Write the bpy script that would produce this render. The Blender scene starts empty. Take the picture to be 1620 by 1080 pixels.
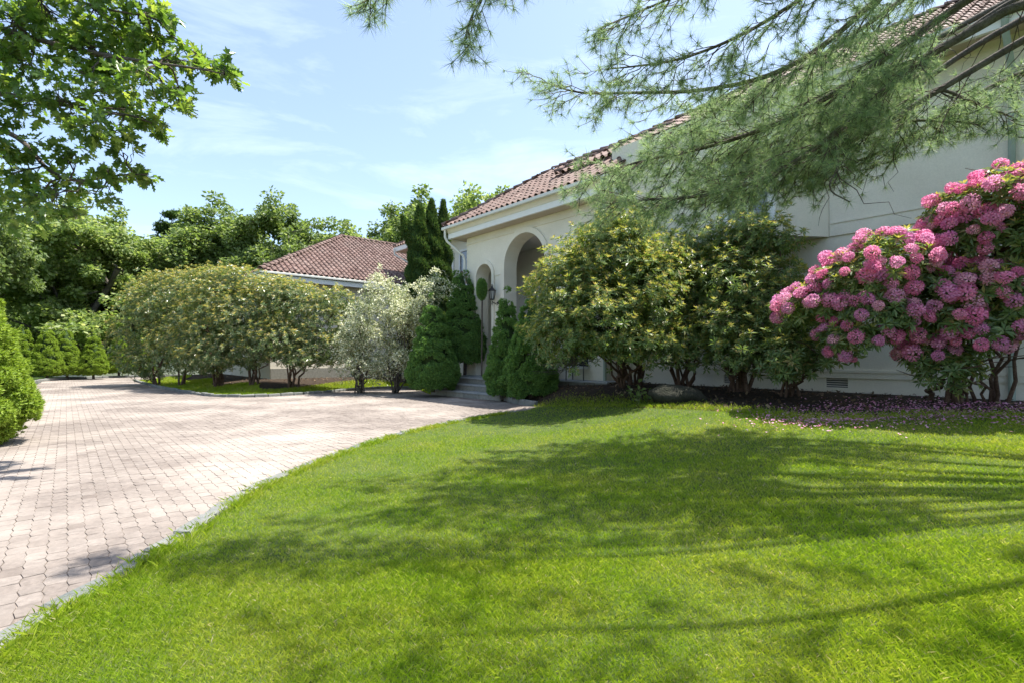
import bpy, bmesh, math, random
import numpy as np
from mathutils import Vector, Matrix
from mathutils.geometry import delaunay_2d_cdt, tessellate_polygon
random.seed(7)
rng = np.random.default_rng(11)
S = bpy.context.scene
COL = S.collection
R = math.radians

# ------------------------------------------------------------------ camera, sky, sun, exposure
EYE = 1.3
FPX = 800.0          # focal length in pixels of the 1620 px wide photograph
cam = bpy.data.cameras.new('camera')
cam.lens = FPX / 1620 * 36
cam.sensor_width = 36
cam.shift_y = 23 / 1620
cam.clip_start = 0.05
cam.clip_end = 3000
co = bpy.data.objects.new('camera', cam)
co.location = (0, 0, EYE)
co.rotation_euler = (R(90), 0, 0)
COL.objects.link(co)
S.camera = co

SUN_EL = 66.0
SUN_AZ = (0.97, 0.24)          # horizontal direction towards the sun
W = bpy.data.worlds.new('World')
S.world = W
W.use_nodes = True
nt = W.node_tree
for n in list(nt.nodes):
    nt.nodes.remove(n)
out = nt.nodes.new('ShaderNodeOutputWorld')
bg = nt.nodes.new('ShaderNodeBackground')
sky = nt.nodes.new('ShaderNodeTexSky')
sky.sky_type = 'NISHITA'
sky.sun_disc = False
sky.sun_elevation = R(SUN_EL)
sky.sun_rotation = math.atan2(SUN_AZ[0], SUN_AZ[1])
sky.air_density = 1.0
sky.dust_density = 1.3
sky.ozone_density = 1.5
bg.inputs['Strength'].default_value = 0.12
# thin high cloud veil
tc = nt.nodes.new('ShaderNodeTexCoord')
mp = nt.nodes.new('ShaderNodeMapping')
mp.inputs['Scale'].default_value = (1.0, 1.6, 4.2)
nz = nt.nodes.new('ShaderNodeTexNoise')
nz.inputs['Scale'].default_value = 3.2
nz.inputs['Detail'].default_value = 7
nz.inputs['Roughness'].default_value = 0.62
nz.inputs['Distortion'].default_value = 0.5
cr = nt.nodes.new('ShaderNodeValToRGB')
cr.color_ramp.elements[0].position = 0.50
cr.color_ramp.elements[0].color = (0.08, 0.08, 0.08, 1)
cr.color_ramp.elements[1].position = 0.78
cr.color_ramp.elements[1].color = (0.30, 0.30, 0.30, 1)
mx = nt.nodes.new('ShaderNodeMixRGB')
mx.inputs['Color2'].default_value = (6.6, 7.2, 7.7, 1)
nt.links.new(tc.outputs['Generated'], mp.inputs['Vector'])
nt.links.new(mp.outputs['Vector'], nz.inputs['Vector'])
nt.links.new(nz.outputs['Fac'], cr.inputs['Fac'])
nt.links.new(cr.outputs['Color'], mx.inputs['Fac'])
nt.links.new(sky.outputs['Color'], mx.inputs['Color1'])
nt.links.new(mx.outputs['Color'], bg.inputs['Color'])
nt.links.new(bg.outputs['Background'], out.inputs['Surface'])

sl = bpy.data.lights.new('sun', 'SUN')
sl.energy = 4.6
sl.angle = R(0.6)
sl.color = (1.0, 0.95, 0.87)
so = bpy.data.objects.new('sun', sl)
tosun = Vector((SUN_AZ[0] * math.cos(R(SUN_EL)), SUN_AZ[1] * math.cos(R(SUN_EL)), math.sin(R(SUN_EL)))).normalized()
so.rotation_euler = tosun.to_track_quat('Z', 'Y').to_euler()
so.location = (20, 10, 30)
COL.objects.link(so)

S.view_settings.view_transform = 'Standard'
S.view_settings.look = 'None'
S.view_settings.exposure = 1.3
S.view_settings.gamma = 1
S.view_settings.use_curve_mapping = False
S.render.engine = 'CYCLES'
S.cycles.max_bounces = 8
S.cycles.diffuse_bounces = 4
S.cycles.transmission_bounces = 6
S.cycles.transparent_max_bounces = 6
S.cycles.caustics_reflective = False
S.cycles.caustics_refractive = False
S.cycles.use_denoising = True
S.cycles.sample_clamp_indirect = 6

# ------------------------------------------------------------------ helpers
def pt(px, py, Y):
    """a point seen at pixel (px,py) of the photograph, Y metres away"""
    return np.array([(px - 810) / FPX * Y, Y, EYE - (py - 563) / FPX * Y])

D = np.array([-0.6617, 0.7498]); M2 = np.array([-0.7498, -0.6617]); P0 = np.array([7.06, 10.0])
def hw(t, w):                      # facade coordinates (along, out of the wall) -> world x,y
    return P0 + t * D + w * M2
def wof(x, y):
    return 11.91 - (0.7498 * x + 0.6617 * y)
def sm(a):
    a = np.clip(a, 0, 1)
    return a * a * (3 - 2 * a)
def T(x, y):
    x = np.asarray(x, float); y = np.asarray(y, float)
    return 0.57 * sm((x + 1) / 4.5) * np.clip((10 - wof(x, y)) / 8.5, 0, 1)
def ground_px(px, py):
    """where the ray through a pixel meets the terrain"""
    Y = 1.2
    for _ in range(4000):
        p = pt(px, py, Y)
        if p[2] <= T(p[0], p[1]):
            break
        Y += 0.02 + Y * 0.001
    return (p[0], p[1])
def inside(poly, x, y):
    poly = np.asarray(poly); n = len(poly)
    r = np.zeros(np.shape(x), bool)
    j = n - 1
    for i in range(n):
        xi, yi = poly[i]; xj, yj = poly[j]
        if yi != yj:
            c = ((yi > y) != (yj > y)) & (x < (xj - xi) * (y - yi) / (yj - yi) + xi)
            r ^= c
        j = i
    return r
def edge_dist(poly, x, y):
    poly = np.asarray(poly, float)
    best = np.full(np.shape(x), 1e9)
    for i in range(len(poly)):
        a = poly[i]; b = poly[(i + 1) % len(poly)]
        ab = b - a; L = ab @ ab
        if L < 1e-9: continue
        u = np.clip(((x - a[0]) * ab[0] + (y - a[1]) * ab[1]) / L, 0, 1)
        best = np.minimum(best, np.hypot(x - a[0] - u * ab[0], y - a[1] - u * ab[1]))
    return best
def resample(pts, step):
    pts = np.asarray(pts, float)
    d = np.r_[0, np.cumsum(np.linalg.norm(np.diff(pts, axis=0), axis=1))]
    n = max(2, int(d[-1] / step) + 1)
    s = np.linspace(0, d[-1], n)
    return np.stack([np.interp(s, d, pts[:, k]) for k in range(pts.shape[1])], 1)
def smooth_line(pts, step, it=2):
    p = np.asarray(pts, float)
    for _ in range(it):
        q = [p[0]]
        for a, b in zip(p[:-1], p[1:]):
            q += [a * .75 + b * .25, a * .25 + b * .75]
        q.append(p[-1]); p = np.array(q)
    return resample(p, step)

def mesh(name, V, F, smooth=False):
    """F: list of index arrays (n,k) of any k, or python list of tuples"""
    me = bpy.data.meshes.new(name)
    V = np.asarray(V, np.float32).reshape(-1, 3)
    if not isinstance(F, list) or (len(F) and isinstance(F[0], (tuple, list))):
        F2 = {}
        for f in F:
            F2.setdefault(len(f), []).append(f)
        F = [np.array(v, np.int32) for v in F2.values()]
    F = [np.asarray(f, np.int32) for f in F if len(f)]
    loops = np.concatenate([f.ravel() for f in F]) if F else np.zeros(0, np.int32)
    tot = np.concatenate([np.full(len(f), f.shape[1], np.int32) for f in F]) if F else np.zeros(0, np.int32)
    start = np.r_[0, np.cumsum(tot)[:-1]].astype(np.int32) if len(tot) else tot
    me.vertices.add(len(V)); me.vertices.foreach_set('co', V.ravel())
    me.loops.add(len(loops)); me.loops.foreach_set('vertex_index', loops)
    me.polygons.add(len(tot)); me.polygons.foreach_set('loop_start', start)
    me.polygons.foreach_set('use_smooth', np.full(len(tot), bool(smooth)))
    me.update(calc_edges=True)
    return me
def link(name, me, mat=None, parent=None, loc=None):
    o = bpy.data.objects.new(name, me)
    COL.objects.link(o)
    if mat is not None and me is not None and not me.materials:
        for m in (mat if isinstance(mat, (list, tuple)) else [mat]):
            me.materials.append(m)
    if parent is not None: o.parent = parent
    if loc is not None: o.location = loc
    return o
def tag(o, label=None, cat=None, group=None, kind=None):
    if label: o['label'] = label
    if cat: o['category'] = cat
    if group: o['group'] = group
    if kind: o['kind'] = kind
    return o
def thing(name, label, cat, loc=(0, 0, 0), rz=0, group=None):
    o = bpy.data.objects.new(name, None)
    o.empty_display_size = 0.2
    COL.objects.link(o)
    o.location = loc; o.rotation_euler = (0, 0, rz)
    return tag(o, label, cat, group)
class MB:
    def __init__(s): s.V = []; s.F = []; s.n = 0
    def add(s, V, F):
        V = np.asarray(V, float).reshape(-1, 3)
        s.V.append(V); s.F += [tuple(int(i) + s.n for i in f) for f in F]; s.n += len(V)
        return s
    def box(s, x0, x1, y0, y1, z0, z1):
        V = [(x, y, z) for z in (z0, z1) for y in (y0, y1) for x in (x0, x1)]
        return s.add(V, [(0, 2, 3, 1), (4, 5, 7, 6), (0, 1, 5, 4), (2, 6, 7, 3), (0, 4, 6, 2), (1, 3, 7, 5)])
    def bar(s, a, b, wx, wz=None, up=(0, 0, 1)):
        a = np.array(a, float); b = np.array(b, float); wz = wz or wx
        d = (b - a) / np.linalg.norm(b - a); u = np.array(up, float)
        if abs(d @ u) > .98: u = np.array([1., 0, 0])
        x = np.cross(d, u); x /= np.linalg.norm(x); z = np.cross(x, d)
        V = [p + sx * x * wx / 2 + sz * z * wz / 2 for p in (a, b) for sx, sz in ((-1, -1), (1, -1), (1, 1), (-1, 1))]
        return s.add(V, [(3, 2, 1, 0), (4, 5, 6, 7), (0, 1, 5, 4), (1, 2, 6, 5), (2, 3, 7, 6), (3, 0, 4, 7)])
    def tube(s, pts, r, n=8):
        V, F = tube_arrays(pts, r, n)
        return s.add(V, F)
    def lathe(s, prof, n=14, c=(0, 0, 0)):
        V = []; F = []
        for r, z in prof:
            for k in range(n):
                a = 2 * math.pi * k / n
                V.append((c[0] + r * math.cos(a), c[1] + r * math.sin(a), c[2] + z))
        for i in range(len(prof) - 1):
            for k in range(n):
                F.append((i * n + k, i * n + (k + 1) % n, (i + 1) * n + (k + 1) % n, (i + 1) * n + k))
        return s.add(V, F)
    def build(s, name, mat, parent=None, smooth=False, bevel=0):
        o = link(name, mesh(name, np.concatenate(s.V), s.F, smooth), mat, parent)
        if bevel:
            b = o.modifiers.new('b', 'BEVEL'); b.width = bevel; b.segments = 2; b.limit_method = 'ANGLE'
        return o
def tube_arrays(pts, r, n=6):
    p = np.asarray(pts, float); m = len(p)
    r = np.broadcast_to(np.asarray(r, float), (m,))
    t = np.gradient(p, axis=0); t /= np.linalg.norm(t, axis=1)[:, None] + 1e-9
    ref = np.array([0.31, 0.17, 0.93]) if abs(t[0][2]) < .8 else np.array([0.9, 0.4, 0.1])
    x = np.cross(t, ref); x /= np.linalg.norm(x, axis=1)[:, None] + 1e-9
    y = np.cross(t, x)
    a = np.arange(n) * 2 * np.pi / n
    V = p[:, None] + r[:, None, None] * (np.cos(a)[None, :, None] * x[:, None] + np.sin(a)[None, :, None] * y[:, None])
    i = np.arange(m - 1)[:, None] * n; k = np.arange(n)[None]
    k2 = (k + 1) % n
    F = np.stack([i + k, i + k2, i + n + k2, i + n + k], -1).reshape(-1, 4)
    return V.reshape(-1, 3), F
class Tubes:
    def __init__(s): s.V = []; s.F = []; s.n = 0
    def add(s, pts, r, n=6):
        V, F = tube_arrays(pts, r, n)
        s.V.append(V); s.F.append(F + s.n); s.n += len(V)
    def mesh(s, name):
        return mesh(name, np.concatenate(s.V), [np.concatenate(s.F)], True)
def norm(v):
    v = np.asarray(v, float)
    return v / (np.linalg.norm(v, axis=-1, keepdims=True) + 1e-9)
def rand_dir(n):
    return norm(rng.normal(size=(n, 3)))
def basis(axis, nrm):
    """rows: local x,y,z in world; y along axis, z near nrm"""
    y = norm(axis)
    x = norm(np.cross(y, nrm)); z = np.cross(x, y)
    return np.stack([x, y, z], 1)
def scatter(tv, tf, P, B, Sc):
    """copies of a template (tv verts, list of face arrays tf) at P with bases B and scales Sc"""
    tv = np.asarray(tv, float); n = len(P); k = len(tv)
    Sc = np.asarray(Sc, float)
    if Sc.ndim == 1: Sc = Sc[:, None]
    loc = tv[None] * np.broadcast_to(Sc, (n, Sc.shape[1]))[:, None, :]
    V = np.einsum('nki,nij->nkj', loc, B) + P[:, None]
    off = (np.arange(n) * k)[:, None, None]
    F = [(np.asarray(f)[None] + off).reshape(-1, np.asarray(f).shape[1]) for f in tf]
    return V.reshape(-1, 3), F
class Bag:
    def __init__(s): s.V = []; s.F = {}; s.n = 0
    def add(s, V, F):
        for f in F:
            s.F.setdefault(f.shape[1], []).append(f + s.n)
        s.V.append(V); s.n += len(V)
    def mesh(s, name, smooth=False):
        return mesh(name, np.concatenate(s.V), [np.concatenate(v) for v in s.F.values()], smooth)

# ------------------------------------------------------------------ materials
def new_mat(name):
    m = bpy.data.materials.new(name); m.use_nodes = True
    t = m.node_tree
    return m, t, t.nodes['Principled BSDF'], t.nodes['Material Output']
def ramp(t, stops, interp='LINEAR'):
    r = t.nodes.new('ShaderNodeValToRGB'); e = r.color_ramp.elements
    r.color_ramp.interpolation = interp
    while len(e) < len(stops): e.new(0.5)
    for k, (p, c) in enumerate(stops):
        e[k].position = p; e[k].color = (*c, 1)
    return r
def noise(t, scale, detail=4, rough=.55, coord='Object', vec=None, dist=0):
    n = t.nodes.new('ShaderNodeTexNoise')
    n.inputs['Scale'].default_value = scale; n.inputs['Detail'].default_value = detail
    n.inputs['Roughness'].default_value = rough; n.inputs['Distortion'].default_value = dist
    if vec is None:
        c = t.nodes.new('ShaderNodeTexCoord'); vec = c.outputs[coord]
    t.links.new(vec, n.inputs['Vector'])
    return n
def mixc(t, a, b, fac, mode='MIX'):
    m = t.nodes.new('ShaderNodeMixRGB'); m.blend_type = mode
    for i, v in (('Fac', fac), ('Color1', a), ('Color2', b)):
        if hasattr(v, 'links') or hasattr(v, 'is_output'): t.links.new(v, m.inputs[i])
        elif i == 'Fac': m.inputs[i].default_value = v
        else: m.inputs[i].default_value = (*v, 1)
    return m.outputs['Color']
def bump(t, b, h, strength, dist=.01):
    n = t.nodes.new('ShaderNodeBump'); n.inputs['Strength'].default_value = strength
    n.inputs['Distance'].default_value = dist
    t.links.new(h, n.inputs['Height']); t.links.new(n.outputs['Normal'], b.inputs['Normal'])
def mat_rough(name, stops, scale=6, detail=6, rough=.85, bumpv=.3, bdist=.01, scale2=None, spec=.3, coord='Object', amt=.45):
    m, t, b, o = new_mat(name)
    n = noise(t, scale, detail, .6, coord)
    r = ramp(t, stops); t.links.new(n.outputs['Fac'], r.inputs['Fac'])
    c = r.outputs['Color']
    n2 = noise(t, scale2 or scale * 7, 5, .65, coord)
    if scale2:
        r2 = ramp(t, [(.3, (1 - amt,) * 3), (.7, (1 + amt * .3,) * 3)])
        t.links.new(n2.outputs['Fac'], r2.inputs['Fac'])
        c = mixc(t, c, r2.outputs['Color'], 1.0, 'MULTIPLY')
    t.links.new(c, b.inputs['Base Color'])
    b.inputs['Roughness'].default_value = rough
    b.inputs['Specular IOR Level'].default_value = spec
    if bumpv: bump(t, b, n2.outputs['Fac'], bumpv, bdist)
    return m
def mat_leaf(name, stops, trans=.3, tcol=None, rough=.45, spec=.4, patch=None):
    """per-leaf colour from random-per-island, translucent"""
    m, t, b, o = new_mat(name)
    g = t.nodes.new('ShaderNodeNewGeometry')
    r = ramp(t, stops); t.links.new(g.outputs['Random Per Island'], r.inputs['Fac'])
    c = r.outputs['Color']
    if patch:
        n = noise(t, patch[0], 3, .55)
        r2 = ramp(t, [(.38, (1, 1, 1)), (.66, patch[1])]); t.links.new(n.outputs['Fac'], r2.inputs['Fac'])
        c = mixc(t, c, r2.outputs['Color'], 1.0, 'MULTIPLY')
    t.links.new(c, b.inputs['Base Color'])
    b.inputs['Roughness'].default_value = rough
    b.inputs['Specular IOR Level'].default_value = spec
    tr = t.nodes.new('ShaderNodeBsdfTranslucent')
    tc_ = mixc(t, c, tcol or (1.0, 1.0, .55), 1.0, 'MULTIPLY')
    bright = mixc(t, tc_, (1.6, 1.6, 1.6), 1.0, 'MULTIPLY')
    t.links.new(bright, tr.inputs['Color'])
    mx = t.nodes.new('ShaderNodeMixShader'); mx.inputs['Fac'].default_value = trans
    t.links.new(b.outputs['BSDF'], mx.inputs[1]); t.links.new(tr.outputs['BSDF'], mx.inputs[2])
    t.links.new(mx.outputs['Shader'], o.inputs['Surface'])
    return m
def mat_plain(name, col, rough=.6, spec=.4, metal=0, var=.12, scale=3, bumpv=0, bscale=60):
    m, t, b, o = new_mat(name)
    n = noise(t, scale, 5, .6)
    r = ramp(t, [(.3, tuple(c * (1 - var) for c in col)), (.7, tuple(min(1, c * (1 + var)) for c in col))])
    t.links.new(n.outputs['Fac'], r.inputs['Fac']); t.links.new(r.outputs['Color'], b.inputs['Base Color'])
    b.inputs['Roughness'].default_value = rough; b.inputs['Specular IOR Level'].default_value = spec
    b.inputs['Metallic'].default_value = metal
    if bumpv:
        n2 = noise(t, bscale, 4, .6); bump(t, b, n2.outputs['Fac'], bumpv, .01)
    return m
def mat_random(name, stops, rough=.8, scale=25, bumpv=.4, patch=None, bdist=.006, spec=.3, src='object'):
    """colour per object (or per island) plus grain"""
    m, t, b, o = new_mat(name)
    if src == 'object':
        g = t.nodes.new('ShaderNodeObjectInfo'); rnd = g.outputs['Random']
    else:
        g = t.nodes.new('ShaderNodeNewGeometry'); rnd = g.outputs['Random Per Island']
    r = ramp(t, stops); t.links.new(rnd, r.inputs['Fac'])
    gg = t.nodes.new('ShaderNodeNewGeometry')
    n = noise(t, scale, 5, .65, vec=gg.outputs['Position'])
    r2 = ramp(t, [(.3, (.72, .72, .72)), (.7, (1.1, 1.1, 1.1))]); t.links.new(n.outputs['Fac'], r2.inputs['Fac'])
    c = mixc(t, r.outputs['Color'], r2.outputs['Color'], 1.0, 'MULTIPLY')
    if patch:
        n3 = noise(t, patch[0], 4, .6, vec=gg.outputs['Position'])
        r3 = ramp(t, [(.42, (0, 0, 0)), (.68, (1, 1, 1))]); t.links.new(n3.outputs['Fac'], r3.inputs['Fac'])
        f = mixc(t, (0, 0, 0), (patch[2],) * 3, r3.outputs['Color'])
        c = mixc(t, c, patch[1], f)
    t.links.new(c, b.inputs['Base Color'])
    b.inputs['Roughness'].default_value = rough; b.inputs['Specular IOR Level'].default_value = spec
    bump(t, b, n.outputs['Fac'], bumpv, bdist)
    return m

M = {}
M['soil'] = mat_rough('soil', [(.3, (.05, .035, .022)), (.7, (.11, .08, .05))], 8, 8, .95, .8, .03, 60)
M['field'] = mat_rough('field_grass', [(.3, (.035, .075, .012)), (.7, (.08, .14, .025))], 2, 8, .9, .6, .05, 40)
M['turf'] = mat_rough('turf_soil', [(.3, (.045, .085, .014)), (.7, (.10, .13, .03))], 3, 8, .95, .5, .02, 80)
M['mulch'] = mat_rough('mulch', [(.3, (.030, .019, .012)), (.7, (.075, .050, .032))], 14, 8, .95, 1.0, .03, 90, amt=.6)
M['joint'] = mat_rough('paving_joint_sand', [(.3, (.17, .135, .11)), (.7, (.31, .26, .225))], 1.3, 8, .95, .4, .01, 120)
PAVE = [(0, (.185, .155, .134)), (.3, (.225, .19, .165)), (.6, (.205, .174, .152)), (.85, (.25, .214, .187)), (1, (.16, .131, .112))]
M['paver'] = mat_random('paver_concrete', PAVE, .85, 22, .5, (.45, (.40, .35, .305), .85))
M['paver_i'] = mat_random('paver_concrete_field', PAVE, .85, 22, .5, (.45, (.40, .35, .305), .85), src='island')
M['granite'] = mat_random('granite', [(0, (.15, .16, .155)), (.5, (.21, .215, .205)), (1, (.12, .135, .13))], .85, 40, .8, (3, (.26, .255, .225), .6), .012)
M['stucco'] = mat_rough('cream_stucco', [(.3, (.70, .655, .545)), (.7, (.81, .765, .65))], .9, 9, .9, .6, .008, 38, amt=.09)
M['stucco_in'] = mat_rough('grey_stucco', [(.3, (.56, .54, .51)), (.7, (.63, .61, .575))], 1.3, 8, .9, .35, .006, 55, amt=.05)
M['trim'] = mat_plain('white_trim_paint', (.76, .76, .73), .45, .4, var=.04)
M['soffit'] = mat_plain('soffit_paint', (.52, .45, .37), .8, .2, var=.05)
M['gutter'] = mat_plain('cream_gutter', (.66, .66, .60), .4, .4, var=.05)
M['pipe_green'] = mat_plain('patina_downspout', (.30, .36, .30), .5, .4, var=.15)
TILE = [(0, (.125, .076, .062)), (.25, (.178, .112, .092)), (.55, (.215, .137, .114)), (.8, (.15, .092, .075)), (1, (.29, .20, .17))]
M['tile'] = mat_random('clay_tile', TILE, .75, 12, .3, (1.2, (.22, .165, .14), .6))
M['tile_i'] = mat_random('clay_tile_field', TILE, .75, 12, .3, (1.2, (.22, .165, .14), .6), src='island')
M['under'] = mat_plain('roof_underlay', (.10, .06, .05), .9, .1)
M['bluestone'] = mat_rough('bluestone', [(.3, (.24, .26, .26)), (.7, (.36, .37, .36))], 3, 8, .8, .4, .006, 50, amt=.2)
M['riser'] = mat_random('riser_stone', [(0, (.27, .26, .22)), (.5, (.34, .33, .28)), (1, (.23, .23, .20))], .85, 14, .5)
M['black_metal'] = mat_plain('black_iron', (.018, .018, .018), .4, .5, var=.2)
M['dark'] = mat_plain('dark_frame', (.03, .035, .04), .4, .5)
M['pot'] = mat_plain('pale_pot', (.6, .6, .58), .6, .4)
M['rock'] = mat_rough('boulder', [(.3, (.022, .025, .015)), (.7, (.055, .053, .040))], 4, 8, .9, .9, .03, 30)
M['bark'] = mat_rough('bark', [(.3, (.075, .058, .045)), (.7, (.17, .14, .115))], 9, 8, .95, 1.0, .03, 45)
M['bark_grey'] = mat_rough('grey_bark', [(.3, (.085, .072, .06)), (.7, (.20, .175, .15))], 9, 8, .95, 1.0, .02, 45)
M['bark_red'] = mat_rough('brown_stem', [(.3, (.085, .05, .035)), (.7, (.20, .13, .095))], 9, 8, .95, .8, .01, 45)
def glass_mat(name, col=(.05, .06, .07)):
    m, t, b, o = new_mat(name)
    b.inputs['Base Color'].default_value = (*col, 1)
    b.inputs['Roughness'].default_value = .03
    b.inputs['Specular IOR Level'].default_value = 1.0
    b.inputs['Coat Weight'].default_value = .6
    b.inputs['Coat Roughness'].default_value = .02
    return m
M['glass'] = glass_mat('window_glass')
M['lamp_glass'] = glass_mat('lantern_glass', (.35, .36, .36))

GRASS = [(0, (.14, .24, .012)), (.4, (.20, .31, .016)), (.75, (.26, .36, .024)), (.955, (.29, .37, .05)), (1, (.42, .40, .20))]
M['grass'] = mat_leaf('grass_blades', GRASS, .45, (1.0, 1.0, .5), .5, .25, patch=(1.1, (1.45, 1.15, 2.2)))
M['oak'] = mat_leaf('oak_leaf', [(0, (0.071, 0.137, 0.033)), (.5, (0.119, 0.202, 0.047)), (.85, (0.178, 0.262, 0.062)), (1, (0.285, 0.344, 0.110))], 0.5, (1, 1, .4), .35, .5)
M['tree_a'] = mat_leaf('tree_leaf_a', [(0, (0.111, 0.170, 0.051)), (.5, (0.182, 0.252, 0.076)), (.85, (0.260, 0.327, 0.114)), (1, (0.416, 0.440, 0.229))], 0.45, (1, 1, .6), .5, .35)
M['tree_b'] = mat_leaf('tree_leaf_b', [(0, (0.095, 0.145, 0.045)), (.5, (0.147, 0.213, 0.066)), (.85, (0.199, 0.263, 0.093)), (1, (0.294, 0.336, 0.200))], 0.45, (1, 1, .55), .5, .35)
M['rhodo'] = mat_leaf('rhododendron_leaf', [(0, (0.095, 0.153, 0.059)), (.5, (0.161, 0.233, 0.084)), (.85, (0.219, 0.278, 0.106)), (1, (0.350, 0.278, 0.130))], 0.36, (1, 1, .4), .38, .5)
M['rhodo_young'] = mat_leaf('young_leaf', [(0, (0.272, 0.303, 0.063)), (.5, (0.384, 0.377, 0.099)), (.8, (0.448, 0.410, 0.162)), (1, (0.368, 0.262, 0.144))], .35, (1, 1, .5), .4, .4)
M['andro'] = mat_leaf('andromeda_leaf', [(0, (0.073, 0.122, 0.046)), (.4, (0.122, 0.184, 0.066)), (.75, (0.207, 0.251, 0.102)), (1, (0.366, 0.330, 0.180))], .3, (1, 1, .5), 0.32, 0.6)
M['andro_young'] = mat_leaf('bronze_leaf', [(0, (0.308, 0.310, 0.070)), (.5, (0.418, 0.391, 0.100)), (1, (0.462, 0.322, 0.160))], .3, (1, 1, .5), .4, .4)
M['silver'] = mat_leaf('variegated_leaf', [(0, (0.132, 0.176, 0.077)), (.35, (0.286, 0.330, 0.176)), (.55, (0.572, 0.583, 0.440)), (1, (0.814, 0.803, 0.693))], 0.3, (1, 1, .7), .45, .4)
M['spruce_shade'] = mat_leaf('spruce_needles_shaded', [(0, (0.080, 0.166, 0.052)), (.5, (0.120, 0.234, 0.059)), (1, (0.200, 0.332, 0.083))], 0.3, (1, 1, .5), .6, .25)  # spruces by the entrance: shade is put into the needle colour
M['spruce_lit'] = mat_leaf('spruce_needles_sunlit', [(0, (0.149, 0.230, 0.032)), (.5, (0.218, 0.316, 0.039)), (1, (0.299, 0.391, 0.057))], 0.35, (1, 1, .5), .6, .25)  # same needles for the driveway rows, sunlight put into the colour
M['thuja'] = mat_leaf('arborvitae_spray', [(0, (.035, .08, .028)), (.5, (.06, .115, .036)), (.85, (.09, .15, .04)), (1, (.18, .22, .06))], .22, (1, 1, .5), 0.6, 0.2)
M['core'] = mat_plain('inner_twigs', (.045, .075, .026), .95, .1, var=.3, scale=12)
M['pine'] = mat_leaf('pine_needles', [(0, (0.130, 0.194, 0.135)), (.5, (0.214, 0.289, 0.166)), (.85, (0.310, 0.389, 0.190)), (1, (0.452, 0.515, 0.285))], 0.5, (.92, 1, .7), .45, .4)
M['pine_twig'] = mat_rough('pine_twig_bark', [(.3, (.06, .042, .034)), (.7, (.14, .105, .085))], 20, 6, .9, .5, .01, 60)
M['petal_floor'] = mat_leaf('fallen_petals', [(0, (.55, .18, .36)), (.5, (.68, .32, .48)), (1, (.75, .50, .62))], .25, (1, .8, .9), .6, .2)
def flower_mat():
    m, t, b, o = new_mat('rhododendron_petal')
    g = t.nodes.new('ShaderNodeObjectInfo'); gi = t.nodes.new('ShaderNodeNewGeometry')
    r = ramp(t, [(0, (.92, .25, .52)), (.35, (.94, .36, .58)), (.65, (.85, .32, .62)), (1, (.95, .48, .64))])
    t.links.new(g.outputs['Random'], r.inputs['Fac'])
    r2 = ramp(t, [(0, (.8, .75, .85)), (1, (1.12, 1.35, 1.15))]); t.links.new(gi.outputs['Random Per Island'], r2.inputs['Fac'])
    c = mixc(t, r.outputs['Color'], r2.outputs['Color'], 1, 'MULTIPLY')
    t.links.new(c, b.inputs['Base Color']); b.inputs['Roughness'].default_value = .55
    tr = t.nodes.new('ShaderNodeBsdfTranslucent'); t.links.new(c, tr.inputs['Color'])
    mx = t.nodes.new('ShaderNodeMixShader'); mx.inputs['Fac'].default_value = .5
    t.links.new(b.outputs['BSDF'], mx.inputs[1]); t.links.new(tr.outputs['BSDF'], mx.inputs[2])
    t.links.new(mx.outputs['Shader'], o.inputs['Surface'])
    return m
M['petal'] = flower_mat()

# ------------------------------------------------------------------ ground polygons
gpx = lambda L: [ground_px(*p) for p in L]
lawn_edge = gpx([(-60, 1062), (0, 1020), (40, 990), (100, 955), (160, 925), (235, 878), (300, 838), (345, 808), (400, 772), (470, 742), (560, 707), (640, 683), (740, 662), (800, 652), (835, 648)])
lawn_edge = [(-2.6, -4.0), (-2.35, 0.2), (-2.32, 1.4)] + lawn_edge
lawn_edge = [tuple(p) for p in smooth_line(lawn_edge, .2)]
bed_edge = gpx([(848, 643), (880, 643), (940, 643), (1010, 645), (1100, 648), (1180, 654), (1240, 661), (1310, 668), (1400, 662), (1500, 660), (1620, 661)])
bed_edge = [tuple(p) for p in smooth_line(bed_edge, .3)]
be = bed_edge[-1]
lawn_poly = lawn_edge + bed_edge + [(be[0] + 4, be[1] - 2.5), (be[0] + 8, be[1] - 8), (14, -4)]
st_r = hw(8.27, 2.57); st_l = hw(11.95, 2.57)
bed_poly = [tuple(st_r), tuple(ground_px(815, 638))] + bed_edge + [tuple(hw(-5.5, 3.0)), tuple(hw(-6, -.3)), tuple(hw(9, -.3)), tuple(hw(8.27, 1.0))]
island_edge = gpx([(213, 602), (235, 609), (270, 616.5), (305, 622.5), (335, 627), (390, 628), (440, 626.5), (500, 622), (560, 616.5), (620, 613), (660, 615)])
island_edge = [tuple(p) for p in smooth_line(island_edge, .4)] + [tuple(st_l)]
island_poly = island_edge + [tuple(hw(11.9, 0.6)), tuple(hw(12.5, -3)), tuple(hw(19, -5)), (-9.0, 24.0), (-12.0, 30.5), (-17.5, 30.0)]
drive_poly = lawn_edge + [tuple(ground_px(848, 643))] + [tuple(ground_px(815, 638)), tuple(st_r), tuple(st_l)] + island_edge[::-1][1:] + [(-18.6, 29.4), (-12.5, 31.5), (-12.0, 35.5), (-24.0, 31.6), (-25.0, 27.0), (-17.4, 18), (-10.1, 10.2), (-7.9, 7.3), (-7.3, 4), (-7.0, -4.0)]
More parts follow.
